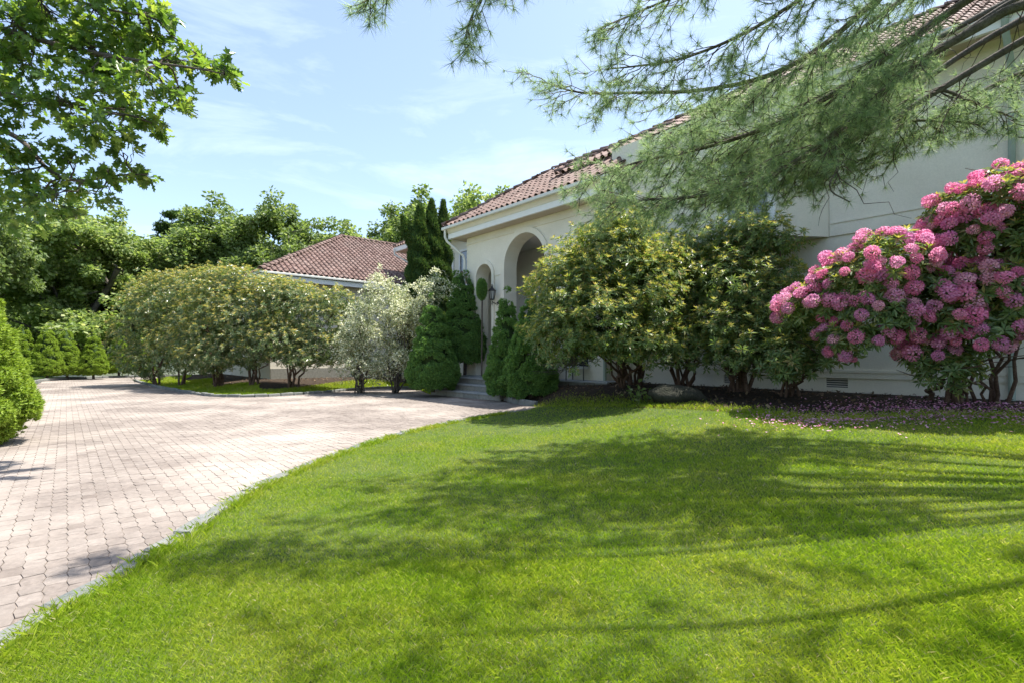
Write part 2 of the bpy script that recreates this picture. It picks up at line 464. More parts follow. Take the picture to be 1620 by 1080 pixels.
def gz(x, y):
    """ground height with the mounded beds"""
    x = np.asarray(x, float); y = np.asarray(y, float)
    z = T(x, y)
    i = inside(island_poly, x, y)
    z = z + np.where(i, .30 * sm(edge_dist(island_edge + island_edge[::-1], x, y) / 3.2), 0)
    b = inside(bed_poly, x, y)
    z = z + np.where(b, .26 * sm(edge_dist(bed_edge + bed_edge[::-1] + [tuple(st_r)], x, y) / 1.1) * np.clip((3.6 - x) / 3, 0, 1), 0)
    return z
def sheet(name, poly, zf, step, mat, lift=0):
    poly = [tuple(p) for p in poly]
    pa = np.array(poly)
    x0, y0 = pa.min(0); x1, y1 = pa.max(0)
    gx, gy = np.meshgrid(np.arange(x0, x1, step), np.arange(y0, y1, step))
    gx = gx.ravel(); gy = gy.ravel()
    k = inside(poly, gx, gy) & (edge_dist(poly, gx, gy) > step * .45)
    pts = [Vector(p) for p in poly] + [Vector(p) for p in zip(gx[k], gy[k])]
    n = len(poly)
    v, e, f, *_ = delaunay_2d_cdt(pts, [(i, (i + 1) % n) for i in range(n)], [], 1, 1e-5)
    v = np.array([tuple(p) for p in v])
    z = zf(v[:, 0], v[:, 1]) + lift
    o = link(name, mesh(name, np.c_[v, z], [tuple(t) for t in f], True), mat)
    tag(o, kind='structure')
    return o

# the ground to the horizon, coarse far away and fine near the garden
xs = np.unique(np.r_[np.linspace(-900, -60, 18), np.linspace(-60, -32, 12), np.arange(-32, 24, .8), np.linspace(24, 60, 14), np.linspace(60, 900, 18)])
ys = np.unique(np.r_[np.linspace(-300, -10, 10), np.arange(-10, 44, .8), np.linspace(44, 90, 14), np.linspace(90, 1500, 20)])
GX, GY = np.meshgrid(xs, ys)
GZ = T(GX, GY) - .06
nx = len(xs)
ii, jj = np.meshgrid(np.arange(len(ys) - 1), np.arange(nx - 1), indexing='ij')
q = (ii * nx + jj).ravel()
g = link('ground', mesh('ground', np.c_[GX.ravel(), GY.ravel(), GZ.ravel()], [np.stack([q, q + 1, q + nx + 1, q + nx], 1)], True), M['field'])
tag(g, kind='structure')
sheet('lawn', lawn_poly, lambda x, y: T(x, y), .5, M['turf'], .0)
bed = sheet('flower_bed', bed_poly, gz, .3, M['mulch'], -.005)
isl = sheet('shrub_island', island_poly, gz, .5, M['mulch'], -.005)
drive = sheet('driveway', drive_poly, lambda x, y: T(x, y), .6, M['joint'], -.003)

# ------------------------------------------------------------------ pavers: elongated hexagons laid parallel to the house
pw, pl = .102, .152
ha, hb = pw / 2 - .007, .012
def paver_template(g=.0008):
    a = ha - g; bb = hb; L = pl / 2 - g * .8
    ring = [(-a, -L), (a, -L), (a + bb, 0), (a, L), (-a, L), (-a - bb, 0)]
    V = [(x, y, -.04) for x, y in ring] + [(x, y, -.004) for x, y in ring] + [(x * .982, y * .987, -.001) for x, y in ring]
    F = [(i + k, (i + 1) % 6 + k, (i + 1) % 6 + 6 + k, i + 6 + k) for k in (0, 6) for i in range(6)]
    return np.array(V), F
PV, PF = paver_template()
dp = np.array(drive_poly)
ex = np.array([0.7498, 0.6617])
# grid in house axes
loc = np.stack([(dp - P0) @ D, (dp - P0) @ ex], 1)
ca = np.arange(loc[:, 1].min(), loc[:, 1].max(), pw)
ra = np.arange(loc[:, 0].min(), loc[:, 0].max(), pl)
CA, RA = np.meshgrid(ca, ra)
RA = RA + np.where((np.arange(len(ca)) % 2 == 1)[None], pl / 2, 0)
XY = P0 + CA.ravel()[:, None] * ex + RA.ravel()[:, None] * D
k = inside(drive_poly, XY[:, 0], XY[:, 1]) & (edge_dist(drive_poly, XY[:, 0], XY[:, 1]) > .045)
# only what the camera (with a margin to either side) could see
k &= (np.abs(XY[:, 0]) < 1.12 * XY[:, 1] + 1.5) & (XY[:, 1] > 1.6) & (XY[:, 1] < 33)
XY = XY[k]
n = len(XY)
Zp = T(XY[:, 0], XY[:, 1]) + rng.normal(0, .0013, n)
Zp += .02 * np.exp(-((XY[:, 0] + 6) / 3) ** 2) * 0
yaw = math.atan2(ex[1], ex[0])
seen = np.abs(XY[:, 0]) < 1.0 * XY[:, 1]
order = np.argsort(np.where(seen, XY[:, 1], 99))
near = set(order[:300].tolist())
pv_mesh = [None] * 4
for v in range(4):
    vv = PV.copy(); vv[12:, 2] += rng.normal(0, .0012, 6); vv[12:, :2] += rng.normal(0, .0018, (6, 2))
    pv_mesh[v] = mesh('paver', vv, PF + [(12, 13, 14, 15, 16, 17)])
    pv_mesh[v].materials.append(M['paver'])
for i in near:
    o = bpy.data.objects.new('paver', pv_mesh[i % 4]); COL.objects.link(o); o.parent = drive
    o.location = (XY[i, 0], XY[i, 1], Zp[i] + .004)
    o.rotation_euler = (rng.normal(0, .008), rng.normal(0, .008), yaw + (math.pi if rng.random() < .5 else 0) + rng.normal(0, .012))
idx = np.array([i for i in range(n) if i not in near])
c0 = np.cos(yaw + rng.normal(0, .012, len(idx))); s0 = np.sin(yaw + rng.normal(0, .012, len(idx)))
tilt = rng.normal(0, .008, (len(idx), 2))
B = np.zeros((len(idx), 3, 3))
tilt *= .7
B[:, 0] = np.stack([c0, s0, tilt[:, 0]], 1); B[:, 1] = np.stack([-s0, c0, tilt[:, 1]], 1); B[:, 2] = (0, 0, 1)
PV2 = np.r_[PV[6:12] - np.array([0, 0, .004]), PV[12:18]]
V, F = scatter(PV2, [np.array(PF[:6]), np.array([(6, 7, 8, 9, 10, 11)])], np.c_[XY[idx], Zp[idx] + .004], B, np.ones((len(idx), 3)))
o = link('paving', mesh('paving', V, F), M['paver_i'], drive); tag(o, kind='stuff')

# ------------------------------------------------------------------ kerbs: rough granite stones
def stone_mesh(L, wd, h, seed):
    r = np.random.default_rng(seed)
    bm = bmesh.new()
    bmesh.ops.create_cube(bm, size=1)
    bmesh.ops.scale(bm, vec=(L, wd, h), verts=bm.verts)
    bmesh.ops.bevel(bm, geom=list(bm.edges), offset=.014, segments=1, affect='EDGES')
    for v in bm.verts:
        v.co += Vector(r.normal(0, .006, 3))
    me = bpy.data.meshes.new('kerb_stone'); bm.to_mesh(me); bm.free()
    me.materials.append(M['granite'])
    return me
def kerb(name, line, L, wd, up, seed, gap=.022, embed=.12, side=0):
    root = bpy.data.objects.new(name, None); COL.objects.link(root); tag(root, kind='structure')
    ms = [stone_mesh(L * f, wd, up + embed, seed + i) for i, f in enumerate((.82, .9, 1.0, 1.12))]
    p = np.array(line); d = np.r_[0, np.cumsum(np.linalg.norm(np.diff(p, axis=0), axis=1))]
    s = 0; r = np.random.default_rng(seed)
    while s < d[-1] - L * .5:
        m = int(r.integers(4)); ln = L * (.82, .9, 1.0, 1.12)[m]
        a = s + ln / 2
        q0 = np.array([np.interp(a - .05, d, p[:, k]) for k in (0, 1)]); q1 = np.array([np.interp(a + .05, d, p[:, k]) for k in (0, 1)])
        c = (q0 + q1) / 2; dr = q1 - q0; an = math.atan2(dr[1], dr[0])
        nn = np.array([-math.sin(an), math.cos(an)])
        c = c + nn * side
        o = bpy.data.objects.new('kerb_stone', ms[m]); COL.objects.link(o); o.parent = root
        o.location = (c[0], c[1], float(T(c[0], c[1])) + (up - embed) / 2 + r.normal(0, .006))
        o.rotation_euler = (r.normal(0, .05), r.normal(0, .02), an + r.normal(0, .035))
        s += ln + gap
    return root
le = np.array(lawn_edge); le = le[le[:, 1] > 1.2]
kerb('lawn_kerb', le, .36, .125, .028, 3)
kerb('island_kerb', island_edge[:-1], .36, .12, .09, 40)
far_line = smooth_line([(-17.8, 18.2), (-22.5, 23.5), (-25.0, 27.1), (-24.0, 31.5), (-20, 32.8), (-12.2, 35.3)], .3)
kerb('far_kerb', far_line, .5, .14, .13, 60)
kerb('bed_kerb', [tuple(st_r + np.array([.15, -.05])), tuple(ground_px(815, 637)), tuple(ground_px(852, 642))], .5, .12, .12, 80)

# ------------------------------------------------------------------ HOUSE (local axes: x along the facade, y out of it)
HA = math.atan2(D[1], D[0])
house = thing('house', 'large cream stucco house with red tile roofs and tall arched entrance', 'house', (P0[0], P0[1], 0), HA)
def panel(outer, holes, w0, w1, name, mat, parent=house):
    """wall slab in the (t,z) plane between w1 (back) and w0 (front), with holes"""
    polys = [[Vector((t, z, 0)) for t, z in outer]] + [[Vector((t, z, 0)) for t, z in h] for h in holes]
    tris = tessellate_polygon(polys)
    flat = [(p.x, p.y) for pl_ in polys for p in pl_]
    n = len(flat)
    V = [(t, w0, z) for t, z in flat] + [(t, w1, z) for t, z in flat]
    F = []
    for a, b, c in tris:
        F.append((a, b, c)); F.append((c + n, b + n, a + n))
    s = 0
    for pl_ in polys:
        m = len(pl_)
        for i in range(m):
            a = s + i; b = s + (i + 1) % m
            F.append((a, b, b + n, a + n))
        s += m
    bm = bmesh.new()
    vs = [bm.verts.new(v) for v in V]
    for f in F:
        try: bm.faces.new([vs[i] for i in f])
        except ValueError: pass
    bmesh.ops.recalc_face_normals(bm, faces=bm.faces)
    me = bpy.data.meshes.new(name); bm.to_mesh(me); bm.free()
    return link(name, me, mat, parent)
def arch(t0, t1, z0, ztop, n=18):
    c = (t0 + t1) / 2; r = (t1 - t0) / 2; zs = ztop - r
    return [(t0, z0)] + [(t1, z0)] + [(c + r * math.cos(a), zs + r * math.sin(a)) for a in np.linspace(0, math.pi, n)]
def arch_trim(t0, t1, z0, ztop, wd, w, name, d=.05):
    c = (t0 + t1) / 2; r = (t1 - t0) / 2; zs = ztop - r
    inn = [(t1, z0)] + [(c + r * math.cos(a), zs + r * math.sin(a)) for a in np.linspace(0, math.pi, 25)] + [(t0, z0)]
    ro = r + wd
    outl = [(t1 + wd, z0)] + [(c + ro * math.cos(a), zs + ro * math.sin(a)) for a in np.linspace(0, math.pi, 25)] + [(t0 - wd, z0)]
    mb = MB(); m = len(inn)
    V = [(t, w + d, z) for t, z in inn] + [(t, w + d, z) for t, z in outl] + [(t, w - .01, z) for t, z in outl] + [(t, w - .01, z) for t, z in inn]
    F = []
    for i in range(m - 1):
        F += [(i, i + 1, m + i + 1, m + i), (m + i, m + i + 1, 2 * m + i + 1, 2 * m + i), (i + 1, i, 3 * m + i, 3 * m + i + 1)]
    mb.add(V, F)
    return mb.build(name, M['stucco'], house)
rect = lambda t0, t1, z0, z1: [(t0, z0), (t1, z0), (t1, z1), (t0, z1)]

# portico: thick front wall with the tall arch and the narrow arch
PWF = 1.2
FLOOR = .6
A1 = (7.80, 9.65, 5.12); A2 = (10.30, 11.14, 4.42)
panel(rect(5.6, 11.74, .05, 5.46), [arch(A1[0], A1[1], FLOOR, A1[2]), arch(A2[0], A2[1], FLOOR, A2[2]), rect(6.15, 7.05, .95, 2.55)], PWF, PWF - .5, 'wall', M['stucco'])
mb = MB(); mb.box(11.44, 11.735, -1.6, PWF - .503, .05, 5.46); mb.build('wall', M['stucco'], house)
mb = MB(); mb.box(5.605, 5.9, -1.6, PWF - .503, .05, 5.46); mb.build('wall', M['stucco'], house)
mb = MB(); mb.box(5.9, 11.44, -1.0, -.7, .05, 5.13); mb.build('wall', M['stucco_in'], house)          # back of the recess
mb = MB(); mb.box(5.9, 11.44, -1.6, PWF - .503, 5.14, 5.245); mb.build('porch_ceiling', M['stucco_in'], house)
arch_trim(A1[0], A1[1], FLOOR, A1[2], .17, PWF, 'arch_surround')
arch_trim(A2[0], A2[1], FLOOR, A2[2], .12, PWF, 'arch_surround')
mb = MB(); mb.box(9.86, 10.16, PWF, PWF + .025, 3.96, 4.0); mb.build('wall_panel_moulding', M['stucco'], house)
mb = MB(); mb.box(5.6, 11.74, PWF, PWF + .03, 5.22, 5.26); mb.build('wall_band', M['stucco'], house)
# window in the portico wall and white board added to brighten the narrow arch
def window(t0, t1, z0, z1, w, fw=.07, bars=(1, 2), name='window', dark=False, fm='trim'):
    mb = MB()
    mb.box(t0, t0 + fw, w - .04, w + .05, z0, z1); mb.box(t1 - fw, t1, w - .04, w + .05, z0, z1)
    mb.box(t0 + fw, t1 - fw, w - .04, w + .05, z0, z0 + fw); mb.box(t0 + fw, t1 - fw, w - .04, w + .05, z1 - fw, z1)
    fr = mb.build(name, M[fm], house)
    g = MB(); g.box(t0 + fw, t1 - fw, w - .012, w + .002, z0 + fw, z1 - fw); g.build('pane', M['glass'], fr)
    b = MB()
    for i in range(1, bars[0] + 1):
        c = t0 + fw + (t1 - t0 - 2 * fw) * i / (bars[0] + 1); b.box(c - .015, c + .015, w + .004, w + .025, z0 + fw, z1 - fw)
    for i in range(1, bars[1] + 1):
        c = z0 + fw + (z1 - z0 - 2 * fw) * i / (bars[1] + 1); b.box(t0 + fw, t1 - fw, w + .003, w + .022, c - .015, c + .015)
    if b.V: b.build('glazing_bar', M[fm], fr)
    return fr
window(6.15, 7.05, .95, 2.55, PWF - .12)
mb = MB(); mb.box(11.40, 11.438, -.3, .1, FLOOR + .05, 4.3); mb.build('bright_slit_board', M['trim'], house)  # white board added to lighten the slit seen through the arch
mb = MB(); mb.box(5.2, 11.95, -1.6, 1.62, .0, FLOOR - .001); mb.build('porch_base', M['riser'], house)
mb = MB(); mb.box(5.15, 8.30, -1.6, 1.67, FLOOR, FLOOR + .05)
mb.build('porch_floor', M['bluestone'], house, bevel=.008)
# three entrance steps with stone risers
for i, (w0, w1, tl, tr) in enumerate(((2.57, 1.62, 11.95, 8.27), (2.22, 1.62, 11.62, 8.30), (1.90, 1.62, 11.55, 8.30))):
    z0 = .2 * i; z1 = .2 * (i + 1)
    st = MB(); st.box(tr, tl, w1 if i == 0 else 1.622, w0 + .025, z1 - .05, z1)
    s_ = st.build('step', M['bluestone'], house, bevel=.008)
    nb = 4; e = np.linspace(tr, tl, nb + 1) + np.r_[0, rng.normal(0, .06, nb - 1), 0]
    for a, b in zip(e[:-1], e[1:]):
        m_ = MB(); m_.box(a + .006, b - .006, w0 - .25, w0, z0 - (.1 if i == 0 else 0), z1 - .052); m_.build('riser_stone', M['riser'], s_, bevel=.008)
    m_ = MB(); m_.box(tr + .01, tl - .01, 1.63, w0 - .255, z0, z1 - .053); m_.build('step_core', M['riser'], s_)
mb = MB(); mb.box(8.30, 11.55, -1.6, 1.615, FLOOR, FLOOR + .045); mb.build('entry_floor', M['bluestone'], house)
mb = MB(); mb.box(11.64, 11.95, 1.3, 2.18, .2, .62); mb.build('step_cheek', M['riser'], house, bevel=.01)

# two-storey block to the right
MT0, MT1 = -9.0, 7.4
vents = [rect(.36 + 0, .76, .66, .85), rect(2.55, 2.95, .66, .85)]
panel(rect(MT0, 5.6, .30, 3.77), vents, 0, -.3, 'wall', M['stucco'])
panel(rect(MT0, .68, 3.77, 6.8), [], .035, -.3, 'upper_wall', M['stucco'])
mb = MB(); mb.box(MT0, .66, .035, .052, 4.02, 4.06); mb.build('wall_band', M['stucco'], house)
mb = MB(); mb.box(MT0, 5.58, 0, .03, .97, 1.02); mb.box(MT0, 5.58, 0, .02, .86, .969); mb.build('base_moulding', M['stucco'], house)
for v in vents:
    m_ = MB(); m_.box(v[0][0], v[1][0], -.10, -.06, v[0][1], v[2][1]); vo = m_.build('foundation_vent', M['dark'], house)
    m_ = MB()
    for i in range(4): m_.box(v[0][0], v[1][0], -.06, -.03, v[0][1] + .02 + i * .045, v[0][1] + .04 + i * .045)
    m_.build('vent_louvre', M['stucco_in'], vo)
# cantilevered bay with a splayed end and a window
BO = (1.35, .95)
bayp = [(.68, .0), BO, (5.55, .95), (5.55, -.2), (.68, -.2)]
mb = MB()
V = [(t, w, 3.77) for t, w in bayp] + [(t, w, 6.8) for t, w in bayp]
mb.add(V, [(4, 3, 2, 1, 0), (5, 6, 7, 8, 9)] + [(i, (i + 1) % 5, (i + 1) % 5 + 5, i + 5) for i in range(5)])
mb.build('bay', M['stucco'], house)
mb = MB(); mb.box(1.36, 5.54, .0, .94, 3.735, 3.767); mb.build('bay_soffit', M['soffit'], house)
window(1.38, 2.5, 4.08, 6.0, .975, .14, (1, 0))
mb = MB(); mb.box(MT0, MT1, -9.3, -9.0, .3, 6.8); mb.box(MT1 - .3, MT1, -9.0, -.31, .3, 6.8); mb.box(MT0, MT0 + .3, -9.0, -.31, .3, 6.8); mb.box(5.6, MT1 - .3, -.3, 0, 5.25, 6.8); mb.build('wall', M['stucco'], house)
# link block behind, between portico and garage wing
mb = MB(); mb.box(11.742, 21.0, -2.2, -1.9, .05, 6.95); mb.box(20.7, 21.0, -9, -2.21, .05, 6.95); mb.box(7.41, 21.0, -9.3, -9.0, .05, 6.95)
mb.build('wall', M['stucco'], house)
window(16.95, 17.85, 4.5, 6.2, -1.88, .09, (0, 0)); window(15.75, 16.5, 4.5, 6.2, -1.88, .09, (0, 0))
window(12.6, 13.6, 1.2, 3.2, -1.88, .08, (1, 2))
# wing (runs away to the right, behind the shrubs)
wt, wl = 20.4, 17.0
we = np.array([-10.7, 21.5]) - P0
WT = float(we @ D); WW = float(we @ M2)          # eave corner of the wing in facade coordinates
WALL_T = WT + .55
mb = MB(); mb.box(WALL_T, WALL_T + 11.0, WW - .85, WW - .55, .05, 4.72); mb.box(WALL_T, WALL_T + .3, WW - 16, WW - .851, .05, 4.72)
mb.box(WALL_T + 10.7, WALL_T + 11, WW - 16, WW - .851, .05, 4.72)
mb.build('wall', M['stucco'], house)
mb = MB(); mb.box(WALL_T - .02, WALL_T, WW - 16, WW - .56, .05, .75); mb.build('plinth', M['riser'], house)

# ---- roofs
tile_budget = [300]
prof = [(0, .0), (.018, .045), (.06, .075), (.10, .075), (.142, .045), (.16, 0.0), (.205, -.012), (.25, 0.0)]
def tile_template():
    V = []; L = .40
    for y, zz in ((0, .030), (L, .004)):
        V += [(x, y, z + zz) for x, z in prof]
    V += [(x, 0, z + .012) for x, z in prof]
    m = len(prof)
    F = [(i, i + 1, m + i + 1, m + i) for i in range(m - 1)] + [(2 * m + i, 2 * m + i + 1, i + 1, i) for i in range(m - 1)]
    return np.array(V), np.array(F)
TV, TF = tile_template()
tile_me = mesh('roof_tile', TV, [TF], False); tile_me.materials.append(M['tile'])
cap_me = None
def cap_template():
    V = []; n = 7; L = .44
    for y, r, zz in ((0, .13, .035), (L, .105, .0)):
        for a in np.linspace(0, math.pi, n): V.append((r * math.cos(a), y, r * math.sin(a) * .9 + zz - .02))
    for a in np.linspace(0, math.pi, n): V.append((.11 * math.cos(a), 0, .11 * math.sin(a) * .9 + .01))
    F = [(i + 1, i, n + i, n + i + 1) for i in range(n - 1)] + [(i, i + 1, 2 * n + i + 1, 2 * n + i) for i in range(n - 1)]
    return np.array(V), np.array(F)
CV, CF = cap_template()
cap_me = mesh('ridge_tile', CV, [CF], True); cap_me.materials.append(M['tile'])
def roof(name, planes, caps, single, n_single, near):
    """planes: polygons (3D, first edge = eave, in house axes). Slab under tiles plus every tile."""
    mb = MB()
    for P in planes:
        P = np.array(P, float); m = len(P)
        lo = P - np.array([0, 0, .06])
        mb.add(np.r_[P - np.array([0, 0, .012]), lo], [tuple(range(m)), tuple(range(2 * m - 1, m - 1, -1))] + [(i, i + m, (i + 1) % m + m, (i + 1) % m) for i in range(m)])
    ro = mb.build(name, M['under'], house)
    allP = []; allB = []
    for P in planes:
        P = np.array(P, float)
        ev = P[1] - P[0]; ex_ = ev / np.linalg.norm(ev)
        nn = np.cross(P[1] - P[0], P[-1] - P[0]); nn /= np.linalg.norm(nn)
        if nn[2] < 0: nn = -nn
        up = np.cross(nn, ex_)
        if up[2] < 0: up = -up; 
        # keep right handed x,y,z
        if np.dot(np.cross(ex_, up), nn) < 0: ex_ = -ex_
        q = np.stack([(P - P[0]) @ ex_, (P - P[0]) @ up], 1)
        c = np.arange(q[:, 0].min(), q[:, 0].max(), .25); r = np.arange(-.05, q[:, 1].max(), .345)
        C, R_ = np.meshgrid(c, r); C = C.ravel(); R_ = R_.ravel()
        k = inside(q, C + .125, R_ + .12) 
        pos = P[0] + C[k, None] * ex_ + R_[k, None] * up + rng.normal(0, .004, (k.sum(), 1)) * nn
        a = rng.normal(0, .012, k.sum())[:, None]
        bx = norm(ex_ + a * up); by = np.cross(np.broadcast_to(nn, bx.shape), bx)
        Bs = np.stack([bx, by, np.broadcast_to(nn, bx.shape)], 1)
        allP.append(pos); allB.append(Bs)
    allP = np.concatenate(allP); allB = np.concatenate(allB)
    wl_ = np.array([P0[0] + D[0] * allP[:, 0] + M2[0] * allP[:, 1], P0[1] + D[1] * allP[:, 0] + M2[1] * allP[:, 1]])
    dist = np.linalg.norm(wl_, axis=0)
    ok = near(allP) if near else np.ones(len(allP), bool)
    ordr = np.argsort(np.where(ok, dist, 1e6))[:n_single]
    mask = np.zeros(len(allP), bool); mask[ordr] = True
    for i in ordr:
        o = bpy.data.objects.new('roof_tile', tile_me); COL.objects.link(o); o.parent = ro
        mt = Matrix(allB[i].T.tolist()).to_4x4(); mt.translation = Vector(allP[i]); o.matrix_local = mt
    V, F = scatter(TV, [TF], allP[~mask], allB[~mask], np.ones((int((~mask).sum()), 3)))
    o = link('roof_tiles', mesh('roof_tiles', V, F), M['tile_i'], ro); tag(o, kind='stuff')
    for a, b in caps:
        a = np.array(a, float); b = np.array(b, float); L = np.linalg.norm(b - a); d = (b - a) / L
        x = np.cross(d, (0, 0, 1)); x /= np.linalg.norm(x); z = np.cross(x, d)
        for s in np.arange(0, L - .2, .36):
            o = bpy.data.objects.new('ridge_tile', cap_me); COL.objects.link(o); o.parent = ro
            mt = Matrix(np.stack([x, d, z], 1).tolist()).to_4x4(); mt.translation = Vector(a + d * s + z * .05 + rng.normal(0, .004, 3)); o.matrix_local = mt
    return ro
# portico roof: hip at its left end, dies into the main roof on the right
EZ = 5.88; ps = .70
EW = 1.75; L0 = (12.4, EW, EZ)
hs = 2.78
apex = (12.4 - hs, EW - hs, EZ + hs * ps)
roof('portico_roof', [[(5.1, EW, EZ), L0, apex, (5.1, EW - hs, EZ + hs * ps)], [L0, (12.4, -4.2, EZ), (12.4 - hs, -4.2, EZ + hs * ps), apex]],
     [(L0, apex), (apex, (5.1, EW - hs, EZ + hs * ps))], 0, 130, lambda p: p[:, 1] > -1)
FB = 5.46          # underside of the eave
mb = MB(); mb.box(5.2, 12.26, EW - .17, EW - .10, FB, FB + .17); mb.box(12.19, 12.26, -2.0, EW - .171, FB, FB + .17); mb.box(5.2, 5.27, .1, EW - .171, FB, FB + .17)
mb.build('fascia', M['trim'], house)
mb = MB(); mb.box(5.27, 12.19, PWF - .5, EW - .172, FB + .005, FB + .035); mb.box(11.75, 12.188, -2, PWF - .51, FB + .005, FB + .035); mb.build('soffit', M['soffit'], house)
mb = MB(); mb.add([(5.15, EW - .15, FB + .17), (12.3, EW - .15, FB + .17), (12.3, EW - .04, EZ - .07), (5.15, EW - .04, EZ - .07), (5.15, EW - .4, FB + .17), (12.3, EW - .4, FB + .17), (12.3, EW - .4, EZ - .07), (5.15, EW - .4, EZ - .07)],
               [(0, 1, 2, 3), (0, 4, 5, 1), (4, 7, 6, 5), (3, 2, 6, 7), (1, 5, 6, 2), (0, 3, 7, 4)])
mb.box(12.25, 12.30, -2.0, EW - .41, FB + .17, EZ - .07); mb.build('eave_cove', M['stucco'], house)
mb = MB(); mb.box(5.05, 12.45, EW - .038, EW + .07, EZ - .10, EZ + .005); mb.box(12.35, 12.45, -2.0, EW - .039, EZ - .10, EZ + .005); mb.build('gutter', M['gutter'], house, bevel=.02)
def downspout(pts, mat, r=.045):
    m_ = MB(); m_.tube(pts, r, 8); return m_.build('downspout', M[mat], house, True)
downspout([(12.3, EW, EZ - .1), (12.3, EW, EZ - .35), (12.25, EW - .05, EZ - .5), (11.84, PWF + .08, 4.86), (11.80, PWF + .06, 4.7), (11.80, PWF + .06, .3)], 'gutter')
downspout([(5.25, EW, EZ - .1), (5.25, EW, EZ - .3), (5.28, EW - .1, EZ - .5), (5.5, PWF + .10, 4.65), (5.53, PWF + .08, 4.5), (5.53, PWF + .08, .25)], 'pipe_green')
# main roof
MZ = 6.84; mp_ = .60; md = 5.2
ml, mr, mo = MT1 + .53, MT0 - .5, .6
b1 = (ml - md, mo - md, MZ + md * mp_)
roof('main_roof', [[(mr, mo, MZ), (ml, mo, MZ), b1, (mr, mo - md, MZ + md * mp_)], [(ml, mo, MZ), (ml, mo - 2 * md, MZ), b1]],
     [((ml, mo, MZ), b1), (b1, (mr, mo - md, MZ + md * mp_))], 0, 70, lambda p: (p[:, 0] > -3.2))
mb = MB(); mb.box(mr, ml, mo - 2 * md, mo - .05, MZ - .16, MZ - .075); mb.build('soffit', M['soffit'], house)
mb = MB(); mb.box(mr, 5.3, mo - .049, mo + .03, MZ - .26, MZ - .02); mb.build('fascia', M['trim'], house)
mb = MB(); mb.box(5.301, ml + .02, mo - .049, mo + .03, MZ - .26, MZ - .02); mb.box(ml - .03, ml + .02, mo - 2 * md, mo - .05, MZ - .26, MZ - .02); mb.build('shaded_tile_edge', M['under'], house)  # fascia end coloured dark to imitate a tile edge in shade
mb = MB(); mb.box(mr, 5.3, mo + .032, mo + .14, MZ - .10, MZ + .01); mb.build('gutter', M['gutter'], house, bevel=.02)
downspout([(-1.98, mo + .06, MZ - .05), (-1.98, mo + .04, MZ - .3), (-2.02, .2, MZ - .75), (-2.02, .12, MZ - .9), (-2.02, .10, 3.9), (-2.02, .075, .35)], 'pipe_green', .05)
# link roof
lz = 7.07; lr, ll, lw = 7.0, 21.6, -1.24; ld = 4.3
b2 = (ll - ld, lw - ld, lz + ld * .56)
roof('link_roof', [[(lr, lw, lz), (ll, lw, lz), b2, (lr, lw - ld, lz + ld * .56)], [(ll, lw, lz), (ll, lw - 2 * ld, lz), b2]], [((ll, lw, lz), b2), (b2, (lr, lw - ld, lz + ld * .56))], 0, 0, None)
mb = MB(); mb.box(lr, ll, lw - .06, lw + .02, lz - .24, lz - .015); mb.box(ll - .06, ll + .02, lw - 2 * ld, lw - .061, lz - .24, lz - .015); mb.build('fascia', M['trim'], house)
mb = MB(); mb.box(lr, ll - .07, lw - .9, lw - .065, lz - .2, lz - .15); mb.build('soffit', M['soffit'], house)
downspout([(ll - .15, lw + .08, lz - .1), (ll - .15, lw + .05, lz - .4), (ll - .6, lw - .5, lz - .8)], 'trim', .05)
# wing roof
wz = 4.95; wp = .56; wd_ = 6.08
wa = (WT, WW, wz); wb = (WT, WW - 14.0, wz); wc = (WT + wd_, WW - 14.0, wz + wd_ * wp); wh = (WT + wd_, WW - wd_, wz + wd_ * wp)
wf = (WT + 2 * wd_, WW, wz); wg = (WT + 2 * wd_, WW - 14, wz)
roof('wing_roof', [[wa, wb, wc, wh], [wf, wa, wh], [wg, wf, wh, wc]], [(wa, wh), (wh, wc), (wf, wh)], 0, 60, lambda p: p[:, 0] < WT + 2.2)
mb = MB(); mb.box(WT + .03, WT + .55, WW - 14, WW - .03, wz - .33, wz - .27); mb.build('soffit', M['soffit'], house)
mb = MB(); mb.box(WT + .02, WT + .08, WW - 14, WW - .02, wz - .36, wz - .14); mb.box(WT + .081, WT + 11.5, WW - .08, WW - .02, wz - .36, wz - .14); mb.build('fascia', M['trim'], house)
mb = MB(); mb.box(WT - .08, WT + .03, WW - 14, WW + .05, wz - .12, wz - .015); mb.box(WT + .031, WT + 11.5, WW - .02, WW + .07, wz - .12, wz - .015); mb.build('gutter', M['gutter'], house, bevel=.02)

# ------------------------------------------------------------------ things on the porch
def hp(t, w, z):
    p = hw(t, w); return (p[0], p[1], z)
lan = thing('wall_lantern', 'black carriage lantern on the wall between the two arches', 'lantern', hp(10.0, PWF, 3.05), HA)
mb = MB(); mb.lathe([(0, -.02), (.05, -.02), (.05, .0), (.03, .03), (0, .03)], 10); ob = mb.build('wall_plate', M['black_metal'], lan); ob.rotation_euler = (R(-90), 0, 0)
mb = MB(); mb.tube([(0, 0, 0), (0, .10, -.03), (0, .2, -.02), (0, .26, .03), (0, .26, .08)], .014, 6); mb.tube([(0, 0, -.05), (0, .06, -.09), (0, .12, -.05), (0, .1, -.02)], .009, 5)
mb.build('bracket', M['black_metal'], lan, True)
mb = MB(); mb.lathe([(0, .07), (.07, .07), (.075, .10), (.07, .11)], 6, (0, .26, 0))
for k_ in range(6):
    a = k_ * math.pi / 3; mb.bar((.07 * math.cos(a), .26 + .07 * math.sin(a), .10), (.115 * math.cos(a), .26 + .115 * math.sin(a), .36), .014)
mb.lathe([(.12, .36), (.135, .37), (.12, .40), (.05, .46), (.03, .50), (.03, .52), (.015, .54), (.022, .57), (0, .60)], 6, (0, .26, 0))
